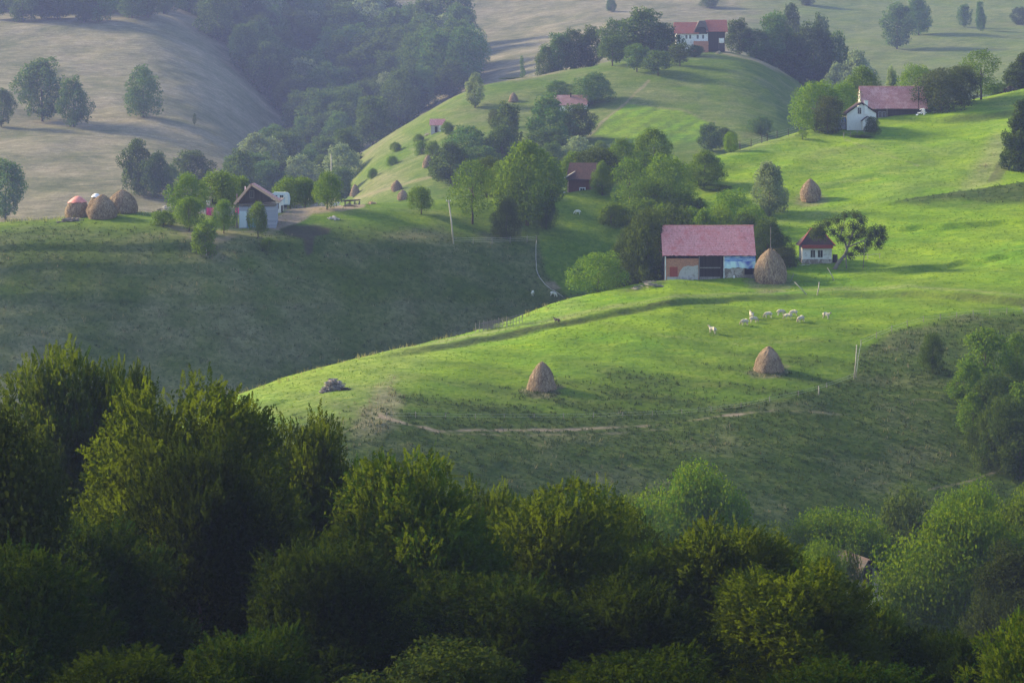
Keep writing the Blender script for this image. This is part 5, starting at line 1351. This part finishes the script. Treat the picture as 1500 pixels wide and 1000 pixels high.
S = Site('long_farm_building', 'long farm building with a faded red tiled roof behind the white gable', 'farm building', 1305, 178, y=590, rz=R(0))
X, Z = S.X, S.Z
D = 8.4
m = MB(); m.box(X(1284), X(1356), 0, .25, -2.5, Z(160)); fence_walls(m, X(1260), X(1356), 0.26, D, -2.5, Z(160)); m.build('wall', M_TIMBER, S.r)
rz_, re_ = Z(127.5), Z(159.2)
m = MB()
m.prism([(-.7, re_), (D / 2, rz_), (D / 2, rz_ + .18), (-.7, re_ + .16)], X(1262), X(1358), 'x')
m.prism([(D + .7, re_), (D + .7, re_ + .16), (D / 2 + .002, rz_ + .18), (D / 2 + .002, rz_)], X(1262), X(1358), 'x')
rf = m.build('roof', M_REDTILE, S.r)
roof_sheet('tile_courses', X(1261.8), X(1358.2), -.73, re_ - .01, D / 2, rz_, M_REDTILE, rf, 2)
MB().tube([(X(1261.5), D / 2, rz_ + .17), (X(1310), D / 2, rz_ + .13), (X(1358.5), D / 2, rz_ + .18)], .15, 8).build('ridge_tiles', M_REDTILE, rf)
MB().prism([(.3, re_), (D - .3, re_), (D / 2, rz_ - .3)], X(1262.5), X(1263.5), 'x').build('gable', M_DIRTYWHITE, S.r)
window(S, 1287, 1290.5, 164, 172, -.01, frame=M_LOG); window(S, 1293, 1297, 164, 172, -.01, frame=M_LOG)
MB().box(X(1298.5), X(1299.6), -.4, -.25, -2, Z(160)).build('porch_post', M_OLDPOLE, S.r)
MB().box(X(1344.2), X(1345.0), -.9, -.75, -1.5, Z(126)).build('mast', M_TIMBER, S.r)
heap('white_bags', 'white bags under the right end of the long farm roof', 'bags', 1351, 163, 16, 9, M_WHITESHEET, 26, y=588, seed=21)
hung('blue_tarpaulin', 'blue tarpaulin hanging left of the white gable', 'tarpaulin', 1233, 190, 12, 18, M_BLUESHEET, y=569)

# --- far red roofed house
S = Site('far_house', 'far white house with two orange tiled roofs on top of the hazy knob', 'house', 1025, 66, y=738)
X, Z = S.X, S.Z
D = 8
m = MB(); m.box(X(991), X(1037), 0, .3, -2.5, Z(49)); fence_walls(m, X(991), X(1037), 0, D, -2.5, Z(49)); m.build('wall', M_DIRTYWHITE, S.r)
MB().prism([(-.7, Z(50)), (D / 2, Z(33)), (D + .7, Z(50)), (D + .7, Z(50) + .2), (D / 2, Z(33) + .25), (-.7, Z(50) + .2)], X(988), X(1024), 'x').build('roof', M_FARTILE, S.r)
S.poly('gable', [(1016.5, 50), (1019, 43), (1022, 40.5), (1031, 40.5), (1034, 44), (1036, 50)], -.35, .0, M_TIMBER)
MB().prism([(X(1014.5), Z(50)), (X(1021), Z(40)), (X(1032), Z(40)), (X(1038), Z(48)), (X(1038), Z(47)), (X(1033), Z(30.5)), (X(1024), Z(31))], -.5, D - .5).build('roof', M_GREYTILE, S.r)
for u in (1005.5, 1011, 1022, 1030): window(S, u - 1.4, u + 1.4, 51.5, 57, -.01, frame=M_WHITE)
d_ = S.box('door', 992.5, 996.5, -.05, 0, 51.5, 61, M_TIMBER)
MB().box(X(995.6), X(996), -.1, -.05, Z(57), Z(56)).build('handle', M_DARK, d_)
MB().box(X(1016), X(1037), -2.5, -.01, -3.0, Z(61)).build('terrace', M_BRICK, S.r)
m = MB(); m.box(X(1037.1), X(1062), .2, .5, -2.5, Z(46)); fence_walls(m, X(1037.1), X(1062), .2, D + .6, -2.5, Z(46)); m.build('barn_wall', M_TIMBER, S.r)
MB().prism([(-.5, Z(47)), (D / 2, Z(29.5)), (D + .9, Z(47)), (D + .9, Z(47) + .2), (D / 2, Z(29.5) + .25), (-.5, Z(47) + .2)], X(1034.5), X(1066), 'x').build('barn_roof', M_FARTILE, S.r)
hung('washing', 'pale washing hung right of the far house', 'washing', 1057, 68, 8, 12, M_WHITESHEET, y=734)
# --- roof among trees
S = Site('sunken_house', 'house sunk among hazy trees showing only its faded roof and a white post', 'house', 836, 163, yr=FAR, rz=R(-8))
X, Z = S.X, S.Z
m = MB(); m.box(X(812), X(859), 0, .3, -3, Z(153)); fence_walls(m, X(812), X(859), 0, 7, -3, Z(153)); m.build('wall', M_DIRTYWHITE, S.r)
MB().prism([(-.7, Z(155)), (3.5, Z(140)), (7.7, Z(155)), (7.7, Z(155) + .2), (3.5, Z(140) + .25), (-.7, Z(155) + .2)], X(810), X(860.5), 'x').build('roof', M_OLDTILE, S.r)
S.box('chimney', 834, 835.4, 2.5, 3.1, 136, 146, M_TIMBER)
S.box('porch_post', 863, 865, -.2, .2, 162, 170, M_WHITE, ext=2)
# --- shack
S = Site('shack', 'tiny shack with a pinkish roof on the hazy knob', 'shack', 640, 194, yr=FAR)
X, Z = S.X, S.Z
m = MB(); m.box(X(631), X(650), 0, .2, -1.2, Z(183)); fence_walls(m, X(631), X(650), 0, 3.6, -1.2, Z(183)); m.build('wall', M_PLASTER, S.r)
MB().prism([(-.5, Z(184)), (1.8, Z(175)), (4.1, Z(184)), (4.1, Z(184) + .15), (1.8, Z(175) + .2), (-.5, Z(184) + .15)], X(629), X(652), 'x').build('roof', M_REDTILE, S.r)
S.box('door', 637, 641, -.04, 0, 185.5, 194, M_TIMBER)
S.box('trellis', 644, 652, -1.5, -1.3, 184, 196, M_WHITESHEET, ext=.5)
heap('shack_stones', 'pale stones below the tiny shack', 'stones', 624, 199, 10, 4, M_POLE, 14, yr=FAR, seed=25)
# --- grey roof in the valley
S = Site('valley_house', 'grey roofed house almost hidden among the dark valley trees', 'house', 1277, 872, y=246, rz=R(18))
X, Z = S.X, S.Z
m = MB(); m.box(X(1252), X(1304), 0, .2, -3, Z(851)); fence_walls(m, X(1252), X(1304), 0, 7, -3, Z(851)); m.build('wall', M_STONEWALL, S.r)
S.poly('gable', [(1251, 852), (1270, 823), (1306, 852)], 0.01, .18, M_OLDPOLE)
slope((X(1270), Z(819)), (X(1247), Z(855)), .15, -.5, 7.3, M_SHADEROOF, 'roof', S.r); slope((X(1270), Z(819)), (X(1311), Z(856)), .15, -.5, 7.3, M_SHADEROOF, 'roof', S.r)
S.box('vine_strip', 1264, 1277, -.12, 0.0, 830, 872, M_TIMBER)
heap('white_scraps', 'white plastic scraps lying in the valley gap right of the sloping beech', 'scraps', 1347, 925, 24, 16, M_WHITESHEET, 26, y=215, seed=23)

# ---------------------------------------------------------------- poles, fences, hurdles
def pole(name, label, cat, u, vb, u1, vt, mat, r0=.11, y=None, yr=HILL, arm=False, group=None, depth=0):
    p = at_y(u, fy(y)) if y else at(u, vb, *yr); s = p.y / F
    vb_ = VH - p.z / s
    tip = Vector(((u1 - u) * s, depth, (vb_ - vt) * s))
    r = empty(name, p); tag(r, label, cat, group)
    mid = tip * .5 + Vector((r0 * .6, 0, 0))
    MB().tube([(tip * -.08), mid, tip], [r0, r0 * .9, r0 * .7], 8, .05).build('shaft', mat, r, True)
    if arm:
        MB().bar(tip + Vector((-.5, 0, -.25)), tip + Vector((.5, 0, -.25)), .12).build('crossarm', mat, r)
        for sx in (-.4, .4): MB().tube([tip + Vector((sx, 0, -.2)), tip + Vector((sx, 0, .02))], [.05, .06], 6).build('insulator', M_DIRTYWHITE, r)
    return r
pole('utility_pole', 'tall pale leaning wooden pole right of the lollipop tree', 'pole', 664, 357, 657, 293, M_POLE, .17, yr=(405, 495), arm=True)
pole('utility_pole', 'thin pole rising behind the round headed yard tree', 'pole', 485, 300, 485, 226, M_POLE, .15, y=499)
pole('utility_pole', 'thin dark mast behind the brick ruin trees', 'pole', 1170, 215, 1170, 178, M_OLDPOLE, .08, y=572)
pole('stake', 'pale stake in the grass below the fruit tree', 'stake', 392, 366, 394, 351, M_POLE, .14)
pole('stake', 'short pale stake below the leafy green bush', 'stake', 302, 374, 302, 364, M_POLE, .09)
pole('fence_post', 'pale post leaning on the terrace right of the big haystack', 'post', 1197, 432, 1200, 413, M_POLE, .11, yr=RIDGE)
pole('leaning_rail', 'long pale rail leaning over the ditch right of the big haystack', 'rail', 1181, 431, 1164, 413, M_POLE, .10, yr=RIDGE)
pole('leaning_rail', 'long pale rail leaning on the bank below the hut', 'rail', 1222, 411, 1212, 392, M_POLE, .09, yr=RIDGE)
pole('leaning_rail', 'thin forked stick beside the big haystack', 'stick', 1158, 412, 1163, 400, M_OLDPOLE, .06, yr=RIDGE)
pole('dead_pole', 'dark slanting stick beside the tiny sapling on the right hill', 'stick', 1181, 214, 1176, 199, M_TIMBER, .09, y=558)
p = at(1275, 379, *RIDGE); s = p.y / F
r = empty('wooden_rack', p); tag(r, 'low wooden hay rack rail right of the leaning tree', 'rack')
MB().bar((-3.5, 0, .55), (2.0, .1, .95), .08).build('rail', M_POLE, r)
for x in (-3.2, -.5, 1.8): MB().bar((x, .05, -.5), (x, .05, .95), .09).build('post', M_POLE, r)

def wire_fence(label, pts, yr, post_h=1.25, gap=None, thick=.075, mat=M_OLDPOLE, wires=(.45, .8, 1.15), wr=.014, group='wire fences on the slopes', wmat=None, ys=None):
    P_ = [at_y(p[0], ys[i]) if ys else at(p[0], p[1], *yr) for i, p in enumerate(pts)]
    r = empty('wire_fence', P_[0]); tag(r, label, 'fence', group)
    o0 = P_[0]
    tops = []
    for a in P_:
        q = a - o0; lean = Vector((random.uniform(-.08, .08), random.uniform(-.05, .05), 0))
        hh = post_h * random.uniform(.88, 1.12)
        MB().tube([q + Vector((0, 0, -.4)), q + lean * .5 + Vector((0, 0, hh * .5)), q + lean + Vector((0, 0, hh))], [thick, thick * .95, thick * .8], 6, .1).build('post', mat, r)
        tops.append((q, lean))
    for h_ in wires:
        m = MB()
        for (a, la), (b_, lb) in zip(tops, tops[1:]):
            A = a + la * (h_ / post_h) + Vector((0, 0, h_)); B = b_ + lb * (h_ / post_h) + Vector((0, 0, h_))
            n = 6; L = []
            for k in range(n + 1):
                f = k / n; q = A.lerp(B, f)
                g = gz(o0.x + q.x, o0.y + q.y) - o0.z + h_ * .55
                q.z = max(q.z - .05 * math.sin(math.pi * f), g); L.append(q)
            m.tube(L, wr, 4)
        m.build('wire', wmat or M_WIRE, r)
    return r
def spread(line, n):
    d = [0.0]
    for (a, b_), (c, e) in zip(line, line[1:]): d.append(d[-1] + math.hypot(c - a, e - b_))
    t = np.linspace(0, d[-1], n)
    return list(zip(np.interp(t, d, [p[0] for p in line]), np.interp(t, d, [p[1] for p in line])))
wire_fence('long wire fence along the lower edge of the lit meadow above the track', spread([(566, 611), (700, 613), (850, 613), (1000, 607), (1090, 597), (1198, 573), (1252, 553)], 17), (272, 440), .8, thick=.05, wr=.014, wires=(.3, .65))
wire_fence('wire fence climbing from the tall pale post to the right edge', spread([(1254, 553), (1257, 530), (1258, 508), (1300, 488), (1350, 472), (1420, 463), (1499, 458)], 13), (272, 445), 1.0, thick=.06, wr=.014, wires=(.4, .85))
pole('fence_post', 'tall pale post at the corner of the meadow fence', 'post', 1251, 555, 1255, 505, M_POLE, .09, yr=(272, 440))
pole('fence_post', 'short pale post on the meadow fence left of the tall corner post', 'post', 1199, 578, 1199, 565, M_POLE, .10, yr=(272, 440))
wire_fence('wire fence with low posts right of the leaning utility pole', [(664, 356), (693, 357), (721, 357), (747, 356), (772, 355), (786, 354)], (405, 500), 1.35, wr=.028)
pipe_pts = [at(u, v, 405, 500) for u, v in ((786, 352), (785, 365), (785, 380), (786, 396), (791, 408), (799, 418), (808, 425), (818, 431), (827, 438))]
m = MB(); o0 = pipe_pts[0]
fine = []
for a, b_ in zip(pipe_pts, pipe_pts[1:]):
    for k in range(5):
        q = a.lerp(b_, k / 5); q.z = gz(q.x, q.y) + .16; fine.append(q - o0)
m.tube(fine, .06, 6)
tag(m.build('water_pipe', M_PLASTER, None, True, o0), 'pale pipe curving down the edge of the shaded field to the two sheep', 'pipe')
wire_fence('crest fence of dark posts on the strip of dry grass left of the white farmhouse', [(1084, 219), (1100, 216), (1116, 211), (1124, 210), (1138, 207), (1155, 201), (1170, 197), (1179, 194)], HILL, 2.0, thick=.09, mat=M_TIMBER, wires=(.6, 1.2, 1.7), ys=[549, 552, 556, 558, 562, 566, 571, 574])
wire_fence('row of grey posts along the garden below the white farmhouse', [(1236, 202), (1246, 201), (1256, 199), (1266, 197), (1276, 195)], (535, 566), 1.5, thick=.08, wires=(.5, 1.1))
# wattle hurdle and rails
a0, a1 = at(697, 487, *RIDGE), at(742, 478, *RIDGE)
r = empty('wattle_hurdle', a0); tag(r, 'grey wattle hurdle standing on the sunlit edge of the ridge', 'hurdle')
dv_ = a1 - a0
m = MB()
for k in range(46):
    f0, f1 = random.uniform(0, .5), random.uniform(.55, 1)
    h0 = .15 + 1.35 * (k / 46); m.tube([dv_ * f0 + Vector((0, random.uniform(-.06, .06), h0)), dv_ * ((f0 + f1) / 2) + Vector((0, random.uniform(-.08, .08), h0 + random.uniform(-.05, .07))), dv_ * f1 + Vector((0, random.uniform(-.06, .06), h0 + random.uniform(-.06, .06)))], .028, 4)
m.build('woven_rods', M_GREYWOOD, r)
for k in range(9):
    q = dv_ * (k / 8); MB().tube([q + Vector((0, 0, -.4)), q + Vector((random.uniform(-.05, .05), 0, 1.55 + random.uniform(0, .25)))], .05, 5).build('stake', M_OLDPOLE, r)
a0, a1 = at(743, 478, *RIDGE), at(765, 473, *RIDGE)
r = empty('rail_fence', a0); tag(r, 'short open rail fence joined to the wattle hurdle', 'fence')
dv_ = a1 - a0
for h_ in (.5, .95, 1.4): MB().bar(Vector((0, 0, h_)), dv_ + Vector((0, 0, h_)), .06).build('rail', M_OLDPOLE, r)
for k in range(6):
    q = dv_ * (k / 5); MB().bar(q + Vector((0, 0, -.4)), q + Vector((0, 0, 1.6)), .08).build('post', M_OLDPOLE, r)

# ---------------------------------------------------------------- animals
def skin_mesh(name, verts, edges, radii, mat, sub=1):
    me = bpy.data.meshes.new(name); me.from_pydata(verts, edges, [])
    o = bpy.data.objects.new(name, me); COL.objects.link(o)
    md = o.modifiers.new('skin', 'SKIN'); md.use_smooth_shade = True
    for i, rr in enumerate(radii):
        me.skin_vertices[0].data[i].radius = (rr, rr) if not isinstance(rr, tuple) else rr
    me.skin_vertices[0].data[0].use_root = True
    if sub: 
        sd = o.modifiers.new('sub', 'SUBSURF'); sd.levels = sub; sd.render_levels = sub
    dg = bpy.context.evaluated_depsgraph_get()
    out = bpy.data.meshes.new_from_object(o.evaluated_get(dg))
    bpy.data.objects.remove(o); out.name = name
    out.materials.clear(); out.materials.append(mat)
    out.polygons.foreach_set('use_smooth', [True] * len(out.polygons))
    return out
def quadruped(name, mat, graze, k=1.0, slim=1.0, tail=.12):
    # +x is the head end; front legs bend at the wrist, hind legs show stifle and hock
    V = [(0, 0, .66), (-.30, 0, .68), (-.47, 0, .66), (.28, 0, .66), (.45, 0, .70)]
    rad = [.25, .24, .16, .235, .18]
    E = [(0, 1), (1, 2), (0, 3), (3, 4)]
    if graze: hd = [(.60, 0, .58), (.70, 0, .36), (.76, 0, .20), (.82, 0, .09)]
    else: hd = [(.58, 0, .84), (.66, 0, .97), (.78, 0, .96), (.90, 0, .90)]
    b = len(V); V += hd; rad += [.12, .095, .085, .05]; E += [(4, b), (b, b + 1), (b + 1, b + 2), (b + 2, b + 3)]
    for sy in (-1, 1):      # ears
        c = len(V); h = hd[1]; V += [(h[0] - .02, sy * .13, h[2] + (.02 if not graze else .0))]; rad += [.028]; E += [(b + 1, c)]
    for sy in (-1, 1):      # hind legs
        c = len(V); V += [(-.36, sy * .13, .50), (-.30, sy * .13, .36), (-.42, sy * .13, .22), (-.40, sy * .13, .02)]; rad += [.12, .075, .038, .038]; E += [(1, c), (c, c + 1), (c + 1, c + 2), (c + 2, c + 3)]
        c = len(V); V += [(.34, sy * .12, .46), (.35, sy * .12, .26), (.34, sy * .12, .02)]; rad += [.085, .042, .036]; E += [(3, c), (c, c + 1), (c + 1, c + 2)]
    c = len(V); V += [(-.60, 0, .58), (-.63, 0, .58 - tail)]; rad += [.05, .03]; E += [(2, c), (c, c + 1)]
    V = [(x * k, y * k * slim, z * k) for x, y, z in V]; rad = [(q * k * slim, q * k) for q in rad]
    return skin_mesh(name, V, E, rad, mat)
def wool():
    b = NB('cream_wool'); v = b.coords('Object'); n = b.noise(v, 9, 3, .7)
    c = b.ramp(n, [(.35, (.36, .32, .25)), (.6, (.56, .51, .42))])
    sp = b.n('ShaderNodeSeparateXYZ'); b.l(v, sp.inputs[0])
    return b.principled(b.mix(b.ramp(b.math('ADD', sp.outputs[0], b.math('MULTIPLY', n, .1)), [(.66, 0.0), (.70, .75)]), c, (.20, .16, .12)), .95, b.bump(n, .8, .05), .05)
M_WOOL = wool()
M_GOAT = mat_rough('white_coat', (.70, .70, .68), (.80, .80, .78), 6, .9, .3)
M_DOG = mat_rough('brown_white_coat', (.05, .035, .025), (.10, .07, .05), 2.2, .9, .3, (1, 1, 1), (.62, .56, .46))
SH = [quadruped('body', M_WOOL, True), quadruped('body', M_WOOL, False), quadruped('body', M_WOOL, True, .94)]
def animal(name, label, cat, u, v, mesh, head, group=None, yr=RIDGE, k=1.0):
    p = at(u, v, *yr)
    o = bpy.data.objects.new(name, mesh); COL.objects.link(o)
    dx = .4
    zl = gz(p.x + dx * math.cos(head), p.y + dx * math.sin(head)); zr = gz(p.x - dx * math.cos(head), p.y - dx * math.sin(head))
    o.location = (p.x, p.y, (zl + zr) / 2 - .02); o.rotation_euler = (0, -math.atan2(zl - zr, 2 * dx), head); o.scale = (k, k, k)
    return tag(o, label, cat, group)
FL = 'sheep grazing on the meadow'
flock = ((1043.3, 488, 2.6, 1, 'sheep apart at the left below the flock'), (1091, 476.5, 3.5, 0, 'leftmost grazing sheep of the flock, low one of the left three'), (1103.7, 472.5, .3, 0, 'grazing sheep right of the leftmost one in the flock'), (1100.5, 466, 1.8, 1, 'small sheep end on, above the left pair of the flock'), (1125.5, 465.5, 3.4, 0, 'grazing sheep alone between the left three and the right cluster'), (1143.8, 462, .2, 0, 'grazing sheep at the upper left of the right cluster'), (1155, 467.5, 3.0, 2, 'small low sheep in the middle of the right cluster'), (1163, 463, 3.3, 0, 'sheep at the top right of the right cluster'), (1174, 471.5, 3.7, 0, 'lowest sheep at the right of the cluster'), (1209.7, 466.5, 5.6, 1, 'sheep standing apart at the right of the flock'))
for u, v, hd, k, l in flock: animal('sheep', l, 'sheep', u, v, SH[k], hd, FL, k=1.18)
GT = [quadruped('body', M_GOAT, True, .95, .8), quadruped('body', M_GOAT, False, .95, .8)]
animal('sheep', 'white sheep on the shaded field left of the pipe', 'sheep', 781, 432, GT[1], 4.4, 'white sheep by the pipe', (405, 500), 1.1)
animal('sheep', 'white sheep standing against the curving pipe', 'sheep', 809.5, 434, GT[0], .2, 'white sheep by the pipe', (405, 500), 1.15)
animal('sheep', 'white sheep in the shade below the brick ruin', 'sheep', 846, 314, GT[0], 3.3, None, (405, 530), 1.15)
animal('dog', 'brown and white dog on the upper terrace above the ditch', 'dog', 815.5, 473.5, quadruped('body', M_DOG, False, .8, .75, -.1), 2.8, None, RIDGE, 1.2)
# ---------------------------------------------------------------- rough grass: tufts standing on the ground, far too many to count
def tuft_mat(name, c1, c2):
    b = NB(name); a = b.n('ShaderNodeAttribute', attribute_name='tone')
    c = b.ramp(a.outputs['Fac'], [(.15, c1), (.85, c2)])
    d = b.n('ShaderNodeBsdfDiffuse'); b.l(c, d.inputs[0]); t = b.n('ShaderNodeBsdfTranslucent'); b.l(c, t.inputs[0])
    m = b.n('ShaderNodeMixShader'); m.inputs[0].default_value = .3; b.l(d, m.inputs[1]); b.l(t, m.inputs[2]); b.l(m, b.out.inputs[0])
    return b.m
def tufts(name, n, test, h, wdt, mat, seed, blades=5, y0=290, y1=640):
    """n tufts spread evenly over what the slope shows; test(u, v, y, cover) gives the chance that a spot keeps its tuft"""
    rng = np.random.default_rng(seed)
    i = rng.integers(int(np.searchsorted(GU, -60)), int(np.searchsorted(GU, 1560)), n * 6)
    m = np.where((GY >= y0) & (GY <= y1))[0]
    j = rng.choice(m[:-1], n * 6)
    dv_ = np.abs(VV[i, j + 1] - VV[i, j]) + .05          # denser where the slope is seen steeply
    keep = rng.random(len(i)) < np.clip(dv_ / 1.6, 0, 1) * test(GU[i], GV[i, j], GY[j], COVER[i, j])
    i, j = i[keep][:n], j[keep][:n]
    N = len(i)
    a, b_ = rng.random(N), rng.random(N)
    c = P[i, j] * ((1 - a) * (1 - b_))[:, None] + P[i + 1, j] * (a * (1 - b_))[:, None] + P[i, j + 1] * ((1 - a) * b_)[:, None] + P[i + 1, j + 1] * (a * b_)[:, None]
    H = h * rng.uniform(.5, 1.5, N)
    V = []; T = []
    tone0 = rng.random(N)
    for k in range(blades):
        ang = rng.random(N) * 6.283; sp = rng.uniform(.15, .8, N)
        d = np.stack([np.cos(ang) * sp, np.sin(ang) * sp, np.ones(N)], 1)
        root = c + np.stack([rng.normal(0, .5, N) * H, rng.normal(0, .5, N) * H, -.05 * np.ones(N)], 1)
        side = np.stack([-np.sin(ang), np.cos(ang), np.zeros(N)], 1) * wdt
        tip = root + d * H[:, None] * rng.uniform(.7, 1.1, (N, 1))
        V.append(np.stack([root - side, root + side, tip + side * .3, tip - side * .3], 1)); T.append(np.clip(tone0 + rng.normal(0, .15, N), 0, 1))
    v = np.concatenate(V).reshape(-1, 3); q = np.arange(len(v), dtype=np.int32).reshape(-1, 4)
    o = bpy.data.objects.new(name, np_mesh(name, v, q, mat, np.concatenate(T))); COL.objects.link(o)
    return tag(o, kind='stuff')
EYc = lambda u: np.interp(u, GU, YK[:, 6])
tufts('rough_grass', 22000, lambda u, v, y, c: np.clip(1 - c[:, 0] * 2.2, 0, 1) * (c[:, 2] < .2) * (c[:, 3] < .3), .30, .06, tuft_mat('rough_grass_blades', (.026, .050, .008), (.070, .095, .022)), 1)
tufts('dry_stalks', 6500, lambda u, v, y, c: np.clip(.12 + c[:, 1] * 2 - c[:, 0], 0, 1) * (c[:, 2] < .3), .45, .05, tuft_mat('dry_stalk_blades', (.10, .095, .04), (.26, .23, .12)), 2, 4)
tufts('meadow_grass', 16000, lambda u, v, y, c: np.clip(c[:, 0] * 1.6 - .4, 0, 1) * (c[:, 3] < .3), .16, .05, tuft_mat('meadow_grass_blades', (.085, .165, .008), (.20, .28, .014)), 3)
def near(line, w):
    return lambda u, v, y, c: (ldist(u, v, line) < w) * 1.0
tufts('edge_grass', 1500, near([(340, 583), (500, 534), (600, 508), (700, 482), (760, 465), (830, 441)], 3.5), .6, .05, tuft_mat('edge_grass_blades', (.22, .20, .06), (.42, .38, .15)), 4, 5, 320, 430)
tufts('crest_grass', 1500, near([(0, 327), (100, 320), (200, 313), (240, 316)], 4), .7, .06, tuft_mat('crest_grass_blades', (.12, .15, .04), (.36, .36, .14)), 5, 5, 440, 480)
